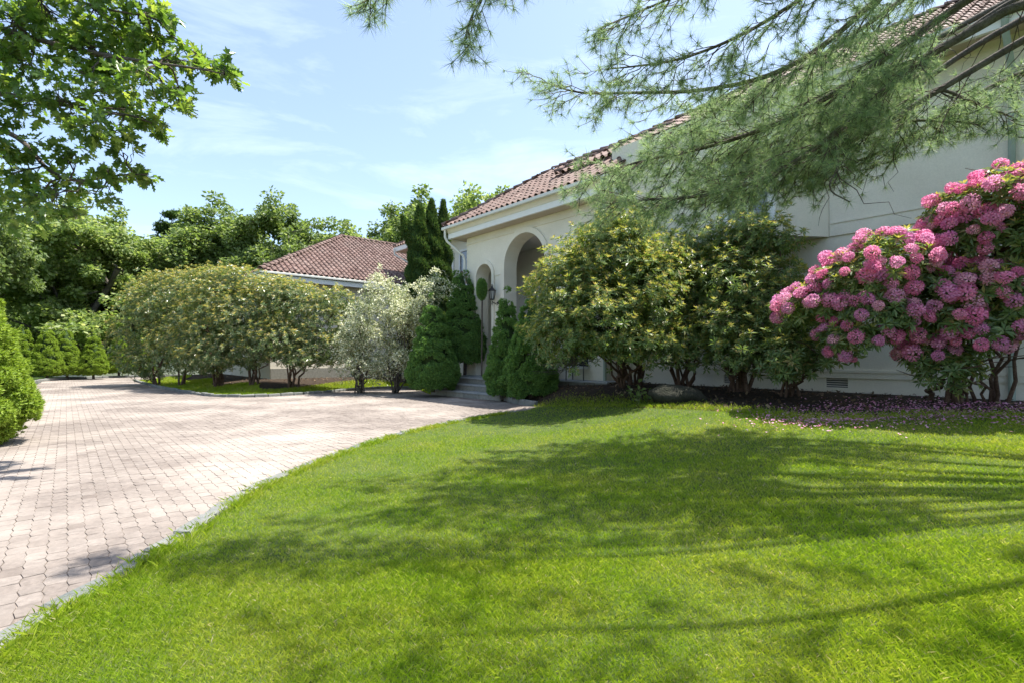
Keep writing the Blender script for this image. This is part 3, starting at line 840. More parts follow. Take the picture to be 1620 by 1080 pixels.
mb.lathe([(0, .07), (.015, .05), (.012, -.02), (.02, -.05), (0, -.12)], 8, (0, .26, 0))
mb.build('cage', M['black_metal'], lan)
mb = MB(); mb.lathe([(0, .105), (.065, .105), (.108, .357), (0, .357)], 6, (0, .26, 0)); mb.build('lantern_glass', M['lamp_glass'], lan)

ch = thing('patio_chair', 'black metal armchair on the porch under the big rhododendron', 'chair', hp(6.35, 1.42, FLOOR + .05), HA + R(20))
mb = MB()
for x in (-.25, .25):
    mb.tube([(x, .22, 0), (x, .20, .42), (x, .20, .63), (x, -.15, .65), (x, -.22, .62)], .016, 6)
mb.build('arm', M['black_metal'], ch, True)
for x in (-.25, .25):
    m_ = MB(); m_.tube([(x, -.28, 0), (x, -.22, .45), (x, -.30, .95)], .016, 6); m_.build('leg', M['black_metal'], ch, True)
mb = MB(); mb.box(-.25, .25, -.22, .22, .42, .44); mb.build('seat', M['black_metal'], ch)
mb = MB()
for k_ in range(7):
    x = -.22 + k_ * .0733; mb.bar((x, -.235, .48), (x, -.30, .93), .012)
mb.tube([(-.25, -.30, .95), (.25, -.30, .95)], .016, 6); mb.build('backrest', M['black_metal'], ch)

po = thing('planter', 'pale round pot on a saucer beside the porch chair', 'planter', hp(7.35, 1.40, FLOOR + .05))
mb = MB(); mb.lathe([(0, .02), (.12, .02), (.15, .1), (.18, .32), (.20, .33), (.20, .38), (.17, .38), (.16, .33), (0, .33)], 18); mb.build('pot', M['pot'], po, True)
mb = MB(); mb.lathe([(0, 0), (.22, 0), (.26, .03), (.25, .035), (0, .02)], 18); mb.build('saucer', M['pot'], po, True)

# boulder in the bed
bc = ground_px(1072, 634)
bm = bmesh.new(); bmesh.ops.create_icosphere(bm, subdivisions=3, radius=1)
from mathutils import noise as mnoise
for v in bm.verts:
    d_ = 1 + .22 * mnoise.noise(v.co * 1.3 + Vector((3, 1, 7))) + .08 * mnoise.noise(v.co * 3.5)
    v.co = Vector((v.co.x * .55 * d_, v.co.y * .40 * d_, v.co.z * .20 * d_))
me = bpy.data.meshes.new('boulder'); bm.to_mesh(me); bm.free()
for p in me.polygons: p.use_smooth = True
o = link('boulder', me, M['rock'], None, (bc[0], bc[1], float(gz(bc[0], bc[1])) + .08)); o.rotation_euler = (0, R(4), R(8))
tag(o, 'low grey boulder half buried in the mulch under the rhododendrons', 'rock')

# low pale wall behind the far row of conifers
lwall = thing('garden_wall', 'low pale wall behind the far row of clipped conifers', 'wall')
mb = MB(); pa_, pb_ = np.array([-29.0, 32.0]), np.array([-8.0, 41.0])
mb.bar((pa_[0], pa_[1], .5), (pb_[0], pb_[1], .5), .3, 1.0); mb.build('wall_body', M['stucco'], lwall)
mb = MB(); mb.bar((pa_[0], pa_[1], 1.04), (pb_[0], pb_[1], 1.04), .38, .08); mb.build('coping', M['granite'], lwall)
#@@PLANTS@@
# ------------------------------------------------------------------ PLANTS
def gpt(px, py):
    """ground point (with mounds) seen at a pixel"""
    Y = 1.5
    for _ in range(6000):
        p = pt(px, py, Y)
        if p[2] <= float(gz(p[0], p[1])): break
        Y += .03
    return np.array([p[0], p[1], float(gz(p[0], p[1]))])
def onground(px, Y):
    x = (px - 810) / FPX * Y
    return np.array([x, Y, float(gz(x, Y))])
LEAF_V = np.array([(0, 0, 0), (-.5, .48, .09), (.5, .48, .09), (0, 1, -.06)])
LEAF_F = np.array([(0, 3, 1), (0, 2, 3)])
def whorl_template(nl=8, wid=.32, lift=.25, jit=0):
    V = []; F = []
    for k in range(nl):
        a = 2 * math.pi * k / nl + rng.normal(0, .15); el = lift + rng.normal(0, .22)
        L = rng.uniform(.8, 1.1)
        v = LEAF_V * np.array([wid, 1, .9]) * L
        c, s = math.cos(el), math.sin(el)
        v = np.stack([v[:, 0], v[:, 1] * c - v[:, 2] * s + .06, v[:, 1] * s + v[:, 2] * c], 1)
        ca_, sa_ = math.cos(a), math.sin(a)
        v = np.stack([v[:, 0] * ca_ - v[:, 1] * sa_, v[:, 0] * sa_ + v[:, 1] * ca_, v[:, 2]], 1)
        F.append(LEAF_F + 4 * k); V.append(v)
    return np.concatenate(V), [np.concatenate(F)]
WH = [whorl_template(8, .32, .12) for _ in range(4)]
WHY = [whorl_template(6, .30, .75) for _ in range(3)]
def axis_basis(z):
    """rows x,y,z with z the given axis and random roll"""
    z = norm(z); r = rand_dir(len(z))
    x = norm(np.cross(z, r)); y = np.cross(z, x)
    return np.stack([x, y, z], 1)
def lobe_points(lobes, n, shell=.35, under=.35, loose=.16):
    """points in the outer shell of a union of ellipsoids; returns positions, outward normals, lobe id"""
    c = np.array([l[0] for l in lobes], float); r = np.array([l[1] for l in lobes], float)
    area = (r[:, 0] * r[:, 1] + r[:, 1] * r[:, 2] + r[:, 0] * r[:, 2])
    P = []; N = []; I = []
    got = 0
    while got < n:
        m = n * 2
        k = rng.choice(len(lobes), m, p=area / area.sum())
        d = rand_dir(m)
        keep = (d[:, 2] > -.25) | (rng.random(m) < under)
        d = d[keep]; k = k[keep]
        lump = 1 + .10 * np.sin(5 * d[:, 0] + k * 1.7) * np.sin(6 * d[:, 2] + 2.1 * k) + .07 * np.sin(11 * d[:, 1] + 9 * d[:, 2] + k)
        f = lump * (1 - shell * rng.random(len(d)) ** 1.6 + np.where(rng.random(len(d)) < loose, rng.random(len(d)) * (.12 + loose * .8), 0))
        p = c[k] + d * r[k] * f[:, None]
        # drop what lies deep inside another lobe
        q = ((p[:, None] - c[None]) / r[None]); dd = np.linalg.norm(q, axis=2)
        deep = (dd < 1 - shell * 1.1).any(1)
        p = p[~deep]; nn = norm(d / r[k])[~deep]; kk = k[~deep]
        P.append(p); N.append(nn); I.append(kk); got += len(p)
    return np.concatenate(P)[:n], np.concatenate(N)[:n], np.concatenate(I)[:n]
def curve(a, b, sag=.0, n=7, wob=.05):
    a = np.array(a, float); b = np.array(b, float)
    t = np.linspace(0, 1, n)[:, None]
    p = a + (b - a) * t
    L = np.linalg.norm(b - a)
    p[:, 2] += (sag * np.sin(np.pi * t[:, 0])) * L
    p[1:-1] += rng.normal(0, wob * L / 2, (n - 2, 3)) * np.array([1, 1, .6])
    return p
def shrub(name, label, cat, base, lobes, n, leaf, mleaf, myoung, young_n, stems, bark, group=None, stem_r=.045, wh=None, young_top=.3, shell=.38, under=.35, nst=None, loose=.16):
    root = thing(name, label, cat, tuple(base), 0, group)
    base = np.array(base, float)
    lb = [(np.array(c) - base, np.array(r, float)) for c, r in lobes]
    P, N, I = lobe_points(lb, n, shell, under, loose)
    ax = norm(N * .8 + np.array([0, 0, .55]) + rng.normal(0, .28, (len(P), 3)))
    bag = Bag()
    w_ = wh or WH
    pick = rng.integers(len(w_), size=len(P))
    for v in range(len(w_)):
        s = pick == v
        Vv, Ff = scatter(w_[v][0], w_[v][1], P[s], axis_basis(ax[s]), leaf * rng.uniform(.75, 1.2, (s.sum(), 1)) * np.ones(3))
        bag.add(Vv, Ff)
    link('foliage', bag.mesh('foliage'), mleaf, root)
    if young_n:
        zt = P[:, 2]; wgt = np.clip(N[:, 2] + young_top - .15, 0, None) ** 1.4 * (1 + .0 * zt)
        outer = np.zeros(len(P)) + 1e-6
        q = np.stack([np.linalg.norm((P - l[0]) / l[1], axis=1) for l in lb], 1).min(1)
        wgt = wgt * np.clip(q - .8, .0, .3) + 1e-9
        k = rng.choice(len(P), min(young_n, len(P) // 2), replace=False, p=wgt / wgt.sum())
        bag = Bag(); pk = rng.integers(len(WHY), size=len(k))
        for v in range(len(WHY)):
            s = k[pk == v]
            Vv, Ff = scatter(WHY[v][0], WHY[v][1], P[s] + ax[s] * leaf * .25, axis_basis(norm(ax[s] + np.array([0, 0, .6]))), leaf * rng.uniform(.55, .9, (len(s), 1)) * np.ones(3))
            bag.add(Vv, Ff)
        link('young_leaves', bag.mesh('young_leaves'), myoung, root)
    # stems: each to the inside of a lobe, forking into twigs
    for sb in stems:
        tb = Tubes(); sb = np.array(sb, float) - base
        m = nst or max(4, 14 // len(stems))
        dist = np.array([np.linalg.norm((l[0] - sb)[:2]) for l in lb]); order_ = np.argsort(dist)[:max(3, len(lb) * 2 // max(1, len(stems)))]
        for j in range(m):
            l = lb[order_[j % len(order_)]]
            d = rand_dir(1)[0]; d[2] = abs(d[2]) * .5
            tip = l[0] + d * l[1] * .55
            st = sb + np.r_[rng.normal(0, .10, 2), -.05]
            pth = curve(st, tip, .05, 8, .10)
            pth[1:3, :2] = pth[1:3, :2] * .6 + st[:2] * .4
            tb.add(pth, np.linspace(stem_r * rng.uniform(.6, 1.2), .010, 8), 6)
            for u in range(5):
                a = pth[rng.integers(3, 8)]; d = rand_dir(1)[0]; d[2] = abs(d[2]) * .6 + .1
                tb.add(curve(a, a + d * rng.uniform(.35, .9), .03, 4, .1), np.linspace(.013, .004, 4), 4)
        link('trunk', tb.mesh('trunk'), bark, root)
    return root, lb

# ---- dwarf conifers built of many rounded clumps of short sprigs
def sprig_template(nb=6):
    V = []; F = []
    for k in range(nb):
        a = 2 * math.pi * k / nb + rng.normal(0, .3); el = rng.uniform(.15, 1.35)
        d = np.array([math.cos(a) * math.cos(el), math.sin(a) * math.cos(el), math.sin(el)])
        s = np.array([-math.sin(a), math.cos(a), 0]) * .19
        i = len(V); L = rng.uniform(.7, 1.15)
        V += [-s + d * .1, s + d * .1, d * L]
        F += [(i, i + 1, i + 2)]
    return np.array(V), [np.array(F)]
SP = [sprig_template() for _ in range(4)]
def conifer_arrays(h, r, n, sprig, shape=.9, bottom=.04, wob=.12, seed=0):
    rr = np.random.default_rng(seed)
    nl = int(75 * math.pi * r * h * .62)
    z = 1 - np.sqrt(1 - rr.random(nl) * .985); z = z * (.9 + .1 * z); a = rr.random(nl) * 2 * np.pi
    prof_ = lambda z: r * (np.clip(1 - z, 0, 1) ** shape) * np.clip(.62 + z * 3.2, 0, 1)
    lean = rr.normal(0, .022 * h, 2)
    cr_ = prof_(z) * rr.uniform(.80, 1.0, nl)
    c = np.stack([np.cos(a) * cr_ + lean[0] * z, np.sin(a) * cr_ + lean[1] * z, bottom * h + z * h * .95], 1)
    br = (.085 + .075 * rr.random(nl)) * (1 - .4 * z) * (.55 + r * .5)
    c = np.r_[c, [[lean[0], lean[1], h * .95]]]; br = np.r_[br, .07]
    w = br ** 2; k = rr.choice(len(c), n, p=w / w.sum())
    d = rand_dir(n)
    outw = c[k] * np.array([1, 1, 0]); outw = norm(outw) + np.array([0, 0, .35])
    flip = (d * outw).sum(1) < -.15; d[flip] *= -1
    p = c[k] + d * br[k, None] * np.array([1.1, 1.1, .85])
    ax = norm(d + .5 * norm(outw) + np.array([0, 0, .35]))
    bag = Bag(); pk = rr.integers(4, size=n)
    for v in range(4):
        s = pk == v
        V, F = scatter(SP[v][0], SP[v][1], p[s], axis_basis(ax[s]), sprig * rr.uniform(.7, 1.25, (s.sum(), 1)) * np.ones(3)); bag.add(V, F)
    # dark inner cone of twigs
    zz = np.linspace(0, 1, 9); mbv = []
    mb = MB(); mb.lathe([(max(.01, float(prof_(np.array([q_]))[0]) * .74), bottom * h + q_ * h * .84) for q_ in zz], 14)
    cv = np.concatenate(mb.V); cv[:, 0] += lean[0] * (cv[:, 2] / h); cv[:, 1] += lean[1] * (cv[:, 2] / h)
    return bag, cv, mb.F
def conifer(name, label, base, h, r, n, sprig, mat, group, shape=.9, seed=0, trunk=True, bottom=.04):
    root = thing(name, label, 'conifer', tuple(base), 0, group)
    bag, cv, cf = conifer_arrays(h, r, n, sprig, shape, bottom, seed=seed)
    link('crown', bag.mesh('crown'), mat, root)
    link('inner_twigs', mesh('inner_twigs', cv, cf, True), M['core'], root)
    mb = MB(); mb.tube([(0, 0, -.1), (.02, .0, h * .12), (0, 0, h * .5)], [.07, .06, .03], 8); mb.build('trunk', M['bark'], root, True)
    return root
GL = 'clipped dwarf spruces along the left edge of the driveway'
for i, (px, Y, h, r, n, lab) in enumerate((
        (-100, 7.2, 3.4, 1.14, 22000, 'bright green dwarf spruce cut off by the picture edge, nearest beside the driveway'),
        (-56, 9.6, 3.0, .95, 16000, 'broad bright green dwarf spruce, second from the camera beside the driveway'),
        (-14, 12.6, 2.35, .80, 11000, 'bright green dwarf spruce leaning over the driveway edge, third from the camera'))):
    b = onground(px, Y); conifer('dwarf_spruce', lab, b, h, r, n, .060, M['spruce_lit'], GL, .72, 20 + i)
# low skirts of the nearest one: a small creeping clump on the paving edge
far_sp = [(74, 27.0, 2.75, 'far clipped cone spruce, leftmost of the three beside the low pale wall'),
          (106, 28.0, 2.7, 'far clipped double-topped cone spruce, middle of the three by the low pale wall'),
          (148, 28.6, 2.4, 'far clipped squat cone spruce, rightmost of the sunlit three by the low pale wall'),
          (188, 31.0, 2.6, 'half shaded far spruce next to the shrub island'),
          (38, 29.5, 2.9, 'far clipped spruce partly hidden behind the near hedge spruces'),
          (228, 33.0, 2.3, 'shaded far spruce behind the end of the shrub island')]
proto = None
for i, (px, Y, h, lab) in enumerate(far_sp):
    b = onground(px, Y); b[2] += .1
    if proto is None or i == 1:
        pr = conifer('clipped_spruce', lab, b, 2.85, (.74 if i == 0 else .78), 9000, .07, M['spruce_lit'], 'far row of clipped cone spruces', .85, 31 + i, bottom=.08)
        if proto is None: proto = pr
        continue
    r_ = proto.copy(); COL.objects.link(r_); r_.location = b; r_.rotation_euler = (0, 0, 1.9 * i); r_.scale = (h / 2.7 * (1.12 if i == 2 else 1),) * 2 + (h / 2.7,)
    r_['label'] = lab
    for c_ in proto.children:
        d_ = c_.copy(); COL.objects.link(d_); d_.parent = r_
GS = 'dark dwarf spruces flanking the entrance steps'
for i, (px, Y, top, r, n, sh, lab, bz) in enumerate((
        (685, 16.4, 460, .88, 20000, .85, 'dark green rounded dwarf spruce at the left end of the entrance steps', .24),
        (735, 17.6, 428, .78, 17000, .75, 'tall dark dwarf spruce standing left of the narrow arch, behind the step-side one', .55),
        (801, 14.3, 450, .62, 15000, .88, 'narrow dwarf spruce overlapping the right end of the entrance steps', .22),
        (840, 13.3, 452, .74, 15000, .9, 'wide dwarf spruce with low skirts, right of the steps under the big rhododendron', .26))):
    b = np.array([(px - 810) / FPX * Y, Y, bz]); h = EYE - (top - 563) / FPX * Y - bz
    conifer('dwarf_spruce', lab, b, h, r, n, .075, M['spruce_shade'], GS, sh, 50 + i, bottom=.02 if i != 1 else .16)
# small clipped ball on a stem, in front of the narrow arch
tb_ = thing('topiary', 'small dark oval topiary in front of the narrow arch', 'topiary', hp(10.18, 1.75, FLOOR + .05))
bag = Bag(); d = rand_dir(1500); hz_ = EYE - (458 - 563) / FPX * 16.5 - FLOOR - .05
V, F = scatter(SP[0][0], SP[0][1], d * np.array([.15, .15, .32]) * rng.uniform(.8, 1.08, (1500, 1)) + np.array([0, 0, hz_]), axis_basis(norm(d + rng.normal(0, .5, d.shape))), np.full((1500, 3), .07)); bag.add(V, F)
link('crown', bag.mesh('crown'), M['spruce_shade'], tb_)
mb = MB(); mb.tube([(0, 0, .0), (.02, 0, hz_)], .025, 6); mb.build('stem', M['bark'], tb_, True)

# ---- multi-stemmed arborvitae by the link wall
ab = onground(672, 20.0)
av = thing('arborvitae', 'tall dark arborvitae with several pointed tops between the wing and the entrance', 'conifer', tuple(ab))
tb = Tubes()
for j, (px, ptop, pbot, wpx) in enumerate(((664, 326, 600, 19), (681, 318, 600, 17), (698, 320, 590, 14), (656, 385, 600, 17), (690, 378, 600, 19), (673, 395, 600, 25))):
    Y = 20.0 + (j % 3) * .3
    x = (px - 672) / FPX * 20; ht = EYE - (ptop - 563) / FPX * Y - ab[2]; rad = wpx / FPX * 20
    n_ = 6500; u = rng.random(n_) ** .8; a = rng.random(n_) * 2 * np.pi
    pr = rad * np.clip((1 - u) * 3.2, 0, 1) ** .7 * (.85 + .18 * np.sin(9 * u * 6 + a * 2 + j))
    p = np.stack([x + np.cos(a) * pr, (j % 3) * .3 + np.sin(a) * pr, .2 + u * (ht - .2)], 1)
    ax = norm(np.stack([np.cos(a) * .4, np.sin(a) * .4, np.ones(n_) * 1.0], 1) + rng.normal(0, .2, (n_, 3)))
    bag = Bag(); V, F = scatter(SP[j % 4][0], SP[j % 4][1], p, axis_basis(ax), np.c_[np.full((n_, 2), .10), np.full(n_, .17)] * rng.uniform(.7, 1.2, (n_, 1))); bag.add(V, F)
    link('crown', bag.mesh('crown'), M['thuja'], av)
    tb.add([(x * .3, 0, -.1), (x * .8, (j % 3) * .3, ht * .3), (x, (j % 3) * .3, ht * .92)], [.09, .07, .02], 6)
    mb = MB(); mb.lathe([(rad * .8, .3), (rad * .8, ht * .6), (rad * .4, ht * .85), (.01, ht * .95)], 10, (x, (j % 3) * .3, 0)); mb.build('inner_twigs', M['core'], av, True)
# one leaning side spike
n_ = 1300; u = rng.random(n_); a = rng.random(n_) * 2 * np.pi; rad = .20
s0 = pt(657, 400, 20) - ab; s1 = pt(636, 342, 20) - ab
p = s0 + (s1 - s0) * u[:, None] + np.stack([np.cos(a), np.sin(a) * 1, 0 * a], 1) * (rad * np.clip((1 - u) * 2.5, 0, 1))[:, None]
bag = Bag(); V, F = scatter(SP[1][0], SP[1][1], p, axis_basis(norm((s1 - s0)[None] + rng.normal(0, .4, (n_, 3)))), np.full((n_, 3), .11)); bag.add(V, F)
link('crown', bag.mesh('crown'), M['thuja'], av)
link('trunk', tb.mesh('trunk'), M['bark'], av)

# ---- shrub island: two broad bronze-tipped shrubs and their neighbours
def L(px, py, Y, rx, ry, rz):
    """an ellipsoid of foliage seen at a pixel, radii in photo pixels (x, z) and metres (depth)"""
    return (pt(px, py, Y), (rx / FPX * Y, ry, rz / FPX * Y))
shrub('andromeda', 'broad bronze-tipped evergreen shrub at the left end of the island', 'shrub', onground(262, 22.0),
      [L(228, 535, 22.8, 42, 1.5, 60), L(280, 490, 22, 58, 1.7, 58), L(330, 462, 21.6, 50, 1.6, 40), L(240, 485, 22.8, 36, 1.4, 40), L(300, 550, 21, 62, 1.5, 44), L(235, 572, 22.4, 40, 1.3, 28), L(268, 455, 22.6, 34, 1.3, 26), L(320, 505, 20.8, 44, 1.2, 36)],
      4300, .13, M['andro'], M['andro_young'], 1500, [onground(250, 22.4), onground(285, 21.6)], M['bark_red'], 'bronze-tipped shrubs on the island', .05, nst=4, under=.85, shell=.45)
shrub('andromeda', 'broad bronze-tipped shrub in the middle of the island, trunks fanning out at its foot', 'shrub', onground(380, 19.3),
      [L(355, 485, 19.6, 58, 1.6, 50), L(400, 510, 19, 62, 1.5, 56), L(335, 535, 19.4, 50, 1.4, 46), L(440, 472, 19.6, 50, 1.4, 34), L(385, 452, 20, 46, 1.4, 28), L(372, 555, 18.6, 62, 1.2, 30), L(330, 565, 18.8, 44, 1.1, 24), L(430, 535, 18.4, 46, 1.1, 36), L(345, 442, 20.2, 36, 1.2, 20)],
      4600, .125, M['andro'], M['andro_young'], 1500, [onground(345, 19.6), onground(402, 19.0)], M['bark_red'], 'bronze-tipped shrubs on the island', .05, nst=5, under=.85, shell=.45)
shrub('andromeda', 'dark bronze-tipped shrub right of the island centre, in front of the wing wall', 'shrub', onground(458, 18.6),
      [L(470, 488, 18.8, 56, 1.4, 44), L(510, 515, 18.8, 50, 1.3, 46), L(450, 540, 18.2, 56, 1.2, 34), L(508, 550, 18.4, 46, 1.1, 28), L(530, 480, 18.8, 32, 1.0, 24), L(480, 565, 18.0, 40, .9, 18), L(445, 465, 18.8, 34, 1.1, 22)],
      3400, .115, M['andro'], M['andro_young'], 600, [onground(460, 18.6)], M['bark_red'], 'bronze-tipped shrubs on the island', .045, nst=7, under=.85, shell=.45)
# ---- variegated shrub with small pale leaves on arching sprays
sb = onground(600, 17.8)
sv = thing('variegated_shrub', 'airy silver and white leaved shrub with arching sprays left of the entrance steps', 'shrub', tuple(sb))
tb = Tubes(); P_ = []; A_ = []
tips = [(545, 520), (552, 555), (570, 480), (560, 500), (590, 445), (612, 440), (630, 455), (650, 452), (668, 462), (690, 440), (700, 452), (660, 480), (640, 500), (600, 500), (580, 540), (620, 550), (640, 530), (560, 575), (605, 565), (585, 470), (625, 480), (655, 505), (575, 515), (612, 525), (638, 470), (596, 575), (545, 540), (640, 560)]
for rp in range(4):
    for (px, py) in tips:
        e = pt(px + rng.normal(0, 9), py + rng.normal(0, 9), 17.6 + rng.normal(0, .55)) - sb
        st = np.array([rng.normal(0, .09) + (-.65 if px < 600 else .55), rng.normal(0, .1), 0])
        pth = curve(st, e, .18, 9, .07)
        if rp < 1: tb.add(pth, np.linspace(.028, .004, 9), 5)
        for s in range(13):                    # drooping side sprays
            a0 = pth[rng.integers(5, 9)]; dv = rand_dir(1)[0] * np.array([.55, .4, .25]); dv[2] -= .10
            m = 26; u = np.linspace(.05, 1, m)[:, None]
            q = a0 + dv * u + np.array([0, 0, -.22]) * u ** 2
            P_.append(q + rng.normal(0, .025, (m, 3))); A_.append(norm(dv * .7 + rng.normal(0, .5, (m, 3))))
P_ = np.concatenate(P_); A_ = np.concatenate(A_)
V, F = scatter(LEAF_V * np.array([.55, 1, 1]), [LEAF_F], P_, basis(A_, norm(np.array([0, -.2, 1]) + rng.normal(0, .45, A_.shape))), rng.uniform(.055, .095, (len(P_), 1)) * np.ones(3))
bag = Bag(); bag.add(V, F); link('foliage', bag.mesh('foliage'), M['silver'], sv)
link('trunk', tb.mesh('trunk'), M['bark'], sv)
# ---- the big rhododendrons along the house
shrub('rhododendron', 'big rhododendron with yellow-green new leaves, right of the entrance steps', 'shrub', gpt(985, 612),
      [L(905, 470, 10.8, 68, 1.1, 78), L(960, 415, 10.8, 62, 1.1, 66), L(890, 530, 10.6, 55, 1.0, 50), L(985, 375, 11.0, 46, 1.0, 46), L(950, 505, 10.2, 70, 1.0, 60), L(1020, 480, 10.4, 55, 1.0, 80), L(1000, 545, 10.0, 50, .8, 26), L(930, 540, 10.4, 50, .8, 24), L(1045, 430, 10.9, 40, .9, 50), L(1040, 545, 10.2, 40, .7, 40), L(925, 445, 10.6, 40, .8, 34)],
      6400, .105, M['rhodo'], M['rhodo_young'], 2300, [gpt(985, 612), gpt(1010, 608)], M['bark_red'], 'green rhododendrons along the house wall', .04, nst=9, shell=.5, loose=.28)
shrub('rhododendron', 'dark open rhododendron beneath the bay, behind the boulder', 'shrub', gpt(1082, 612),
      [L(1060, 420, 11.4, 50, .9, 52), L(1100, 475, 11.0, 52, .9, 50), L(1055, 520, 10.8, 45, .8, 38), L(1120, 395, 11.2, 46, .8, 40), L(1085, 550, 10.4, 46, .7, 34), L(1125, 440, 10.8, 46, .8, 46), L(1130, 545, 10.2, 40, .6, 34)],
      2300, .105, M['rhodo'], M['rhodo_young'], 480, [gpt(1082, 612)], M['bark_red'], 'green rhododendrons along the house wall', .04, nst=11, shell=.8, under=.6, loose=.4)
shrub('rhododendron', 'loose green rhododendron with bare lower trunks, left of the pink one', 'shrub', gpt(1165, 618),
      [L(1150, 450, 10.2, 50, .9, 46), L(1200, 485, 9.9, 50, .8, 46), L(1140, 520, 9.9, 48, .8, 38), L(1215, 390, 10.2, 46, .7, 42), L(1175, 375, 10.4, 40, .7, 36), L(1195, 548, 9.5, 46, .7, 34), L(1160, 560, 9.6, 38, .6, 26), L(1235, 445, 9.9, 34, .6, 34)],
      2300, .105, M['rhodo'], M['rhodo_young'], 480, [gpt(1165, 618)], M['bark_red'], 'green rhododendrons along the house wall', .045, nst=12, shell=.8, under=.6, loose=.4)
shrub('rhododendron', 'small dark rhododendron with twisted trunks under the left edge of the pink flowers', 'shrub', gpt(1255, 626),
      [L(1255, 510, 9.0, 40, .7, 46), L(1225, 560, 9.0, 34, .6, 26), L(1275, 565, 8.8, 32, .6, 28), L(1240, 580, 8.8, 30, .5, 20)],
      900, .115, M['rhodo'], M['rhodo_young'], 90, [gpt(1250, 626)], M['bark_red'], 'green rhododendrons along the house wall', .035, nst=8, shell=.8, under=.6, loose=.4)
plobes = [L(1395, 425, 7.4, 58, .65, 48), L(1350, 455, 7.6, 55, .65, 46), L(1310, 480, 7.8, 46, .55, 36), L(1268, 488, 8.0, 36, .45, 24), L(1380, 500, 7.4, 58, .6, 46), L(1440, 465, 7.3, 44, .6, 44),
          L(1545, 330, 7.0, 48, .7, 42), L(1585, 315, 6.9, 40, .7, 40), L(1575, 385, 6.9, 55, .7, 42), L(1512, 378, 7.1, 34, .6, 36), L(1540, 465, 7.0, 60, .7, 46), L(1595, 480, 6.8, 50, .7, 55), L(1540, 525, 7.0, 52, .6, 34), L(1478, 505, 7.2, 46, .6, 40), L(1650, 400, 6.7, 50, .7, 100), L(1345, 535, 7.5, 40, .5, 28), L(1500, 585, 7.25, 40, .35, 34), L(1470, 565, 7.3, 34, .35, 26)]
pr, plb = shrub('rhododendron', 'rhododendron covered in bright pink flower trusses at the right end of the wall', 'shrub', gpt(1500, 636),
      plobes, 3000, .125, M['rhodo'], M['rhodo_young'], 240, [gpt(1500, 636), gpt(1575, 636)], M['bark_red'], None, .036, nst=7, under=.5)
# flower trusses: each a ball of five-petalled florets
def floret():
    V = [(0, 0, -.35)]; F = []
    for k in range(5):
        a = k * 2 * math.pi / 5
        def P2(r, da, z): return (r * math.cos(a + da), r * math.sin(a + da), z)
        i = len(V)
        V += [P2(.30, -.42, .05), P2(.30, .42, .05), P2(.62, -.36, .22), P2(.62, .36, .22), P2(.80, 0, .16)]
        F += [(0, i, i + 1), (i, i + 2, i + 3), (i, i + 3, i + 1), (i + 2, i + 4, i + 3)]
    return np.array(V), [np.array(F)]
FV, FF = floret()
truss_me = []
for v in range(5):
    n_ = 24; k = np.arange(n_) + .5
    ph = np.arccos(1 - 1.55 * k / n_); th = np.pi * (1 + 5 ** .5) * k
    d = np.stack([np.sin(ph) * np.cos(th), np.sin(ph) * np.sin(th), np.cos(ph)], 1)
    d = norm(d + rng.normal(0, .12, d.shape))
    V, F = scatter(FV, FF, d * rng.uniform(.058, .08, (n_, 1)), axis_basis(d), rng.uniform(.044, .058, (n_, 1)) * np.ones(3))
    m_ = mesh('flower_truss', V, F); m_.materials.append(M['petal']); truss_me.append(m_)
P, N, I = lobe_points(plb, 3000, .16, .25)
camd = norm(-(P + np.array(pr.location)) + np.array([0, 0, EYE]))
Pw = P + np.array(pr.location); keep = ((N * camd).sum(1) > -.25) & (563 - (Pw[:, 2] - EYE) / Pw[:, 1] * FPX < 572)
P = P[keep]; N = N[keep]
sel = []
for i in range(len(P)):
    if all(np.linalg.norm(P[i] - P[j]) > .128 for j in sel) and math.sin(P[i][0] * 5.1 + 1) * math.sin(P[i][2] * 6.3) * math.sin(P[i][1] * 4 + P[i][0] * 2) < .48: sel.append(i)
    if len(sel) >= 250: break
for i in sel:
    o = bpy.data.objects.new('flower_truss', truss_me[rng.integers(5)]); COL.objects.link(o); o.parent = pr
    ax = norm(N[i] * .9 + np.array([0, 0, .5]))
    o.rotation_euler = Vector(ax).to_track_quat('Z', 'Y').to_euler(); o.location = P[i] + ax * .05
    o.scale = tuple(np.array([1, 1, rng.uniform(.75, 1.1)]) * rng.uniform(.75, 1.42))
tb = Tubes(); bb = np.array(gpt(985, 612)); rt = [o_ for o_ in bpy.data.objects if o_.name == 'rhododendron'][0]; ro_ = np.array(rt.location)
for k_ in range(26):
    e_ = pt(rng.uniform(832, 895), rng.uniform(560, 592), rng.uniform(10.0, 11.0)); st_ = pt(rng.uniform(900, 950), rng.uniform(520, 565), 10.6)
    tb.add(curve(st_, e_, -.10, 8, .10) - ro_, np.linspace(.010, .003, 8), 4)
link('bare_twigs', tb.mesh('bare_twigs'), M['bark_grey'], rt)
# weed at the bed edge
wb = gpt(1010, 640)
wd = thing('weed', 'small leafy weed at the lawn edge in front of the boulder', 'plant', tuple(wb))
bag = Bag(); P = rng.normal(0, .10, (34, 3)) * np.array([1, 1, .8]) + np.array([0, 0, .22]); A = norm(P * np.array([1, 1, .3]) + rng.normal(0, .3, P.shape))
V, F = scatter(LEAF_V * np.array([.8, 1, 1]), [LEAF_F], P, basis(A, np.array([0, -.3, 1.]) + rng.normal(0, .2, A.shape)), rng.uniform(.06, .13, (34, 1)) * np.ones(3)); bag.add(V, F)
link('foliage', bag.mesh('foliage'), M['tree_b'], wd)
mb = MB()
for k_ in range(5): mb.tube([(0, 0, 0), tuple(rng.normal(0, .04, 2)) + (.15,), tuple(rng.normal(0, .1, 2)) + (.3,)], .004, 4)
mb.build('stem', M['tree_b'], wd)
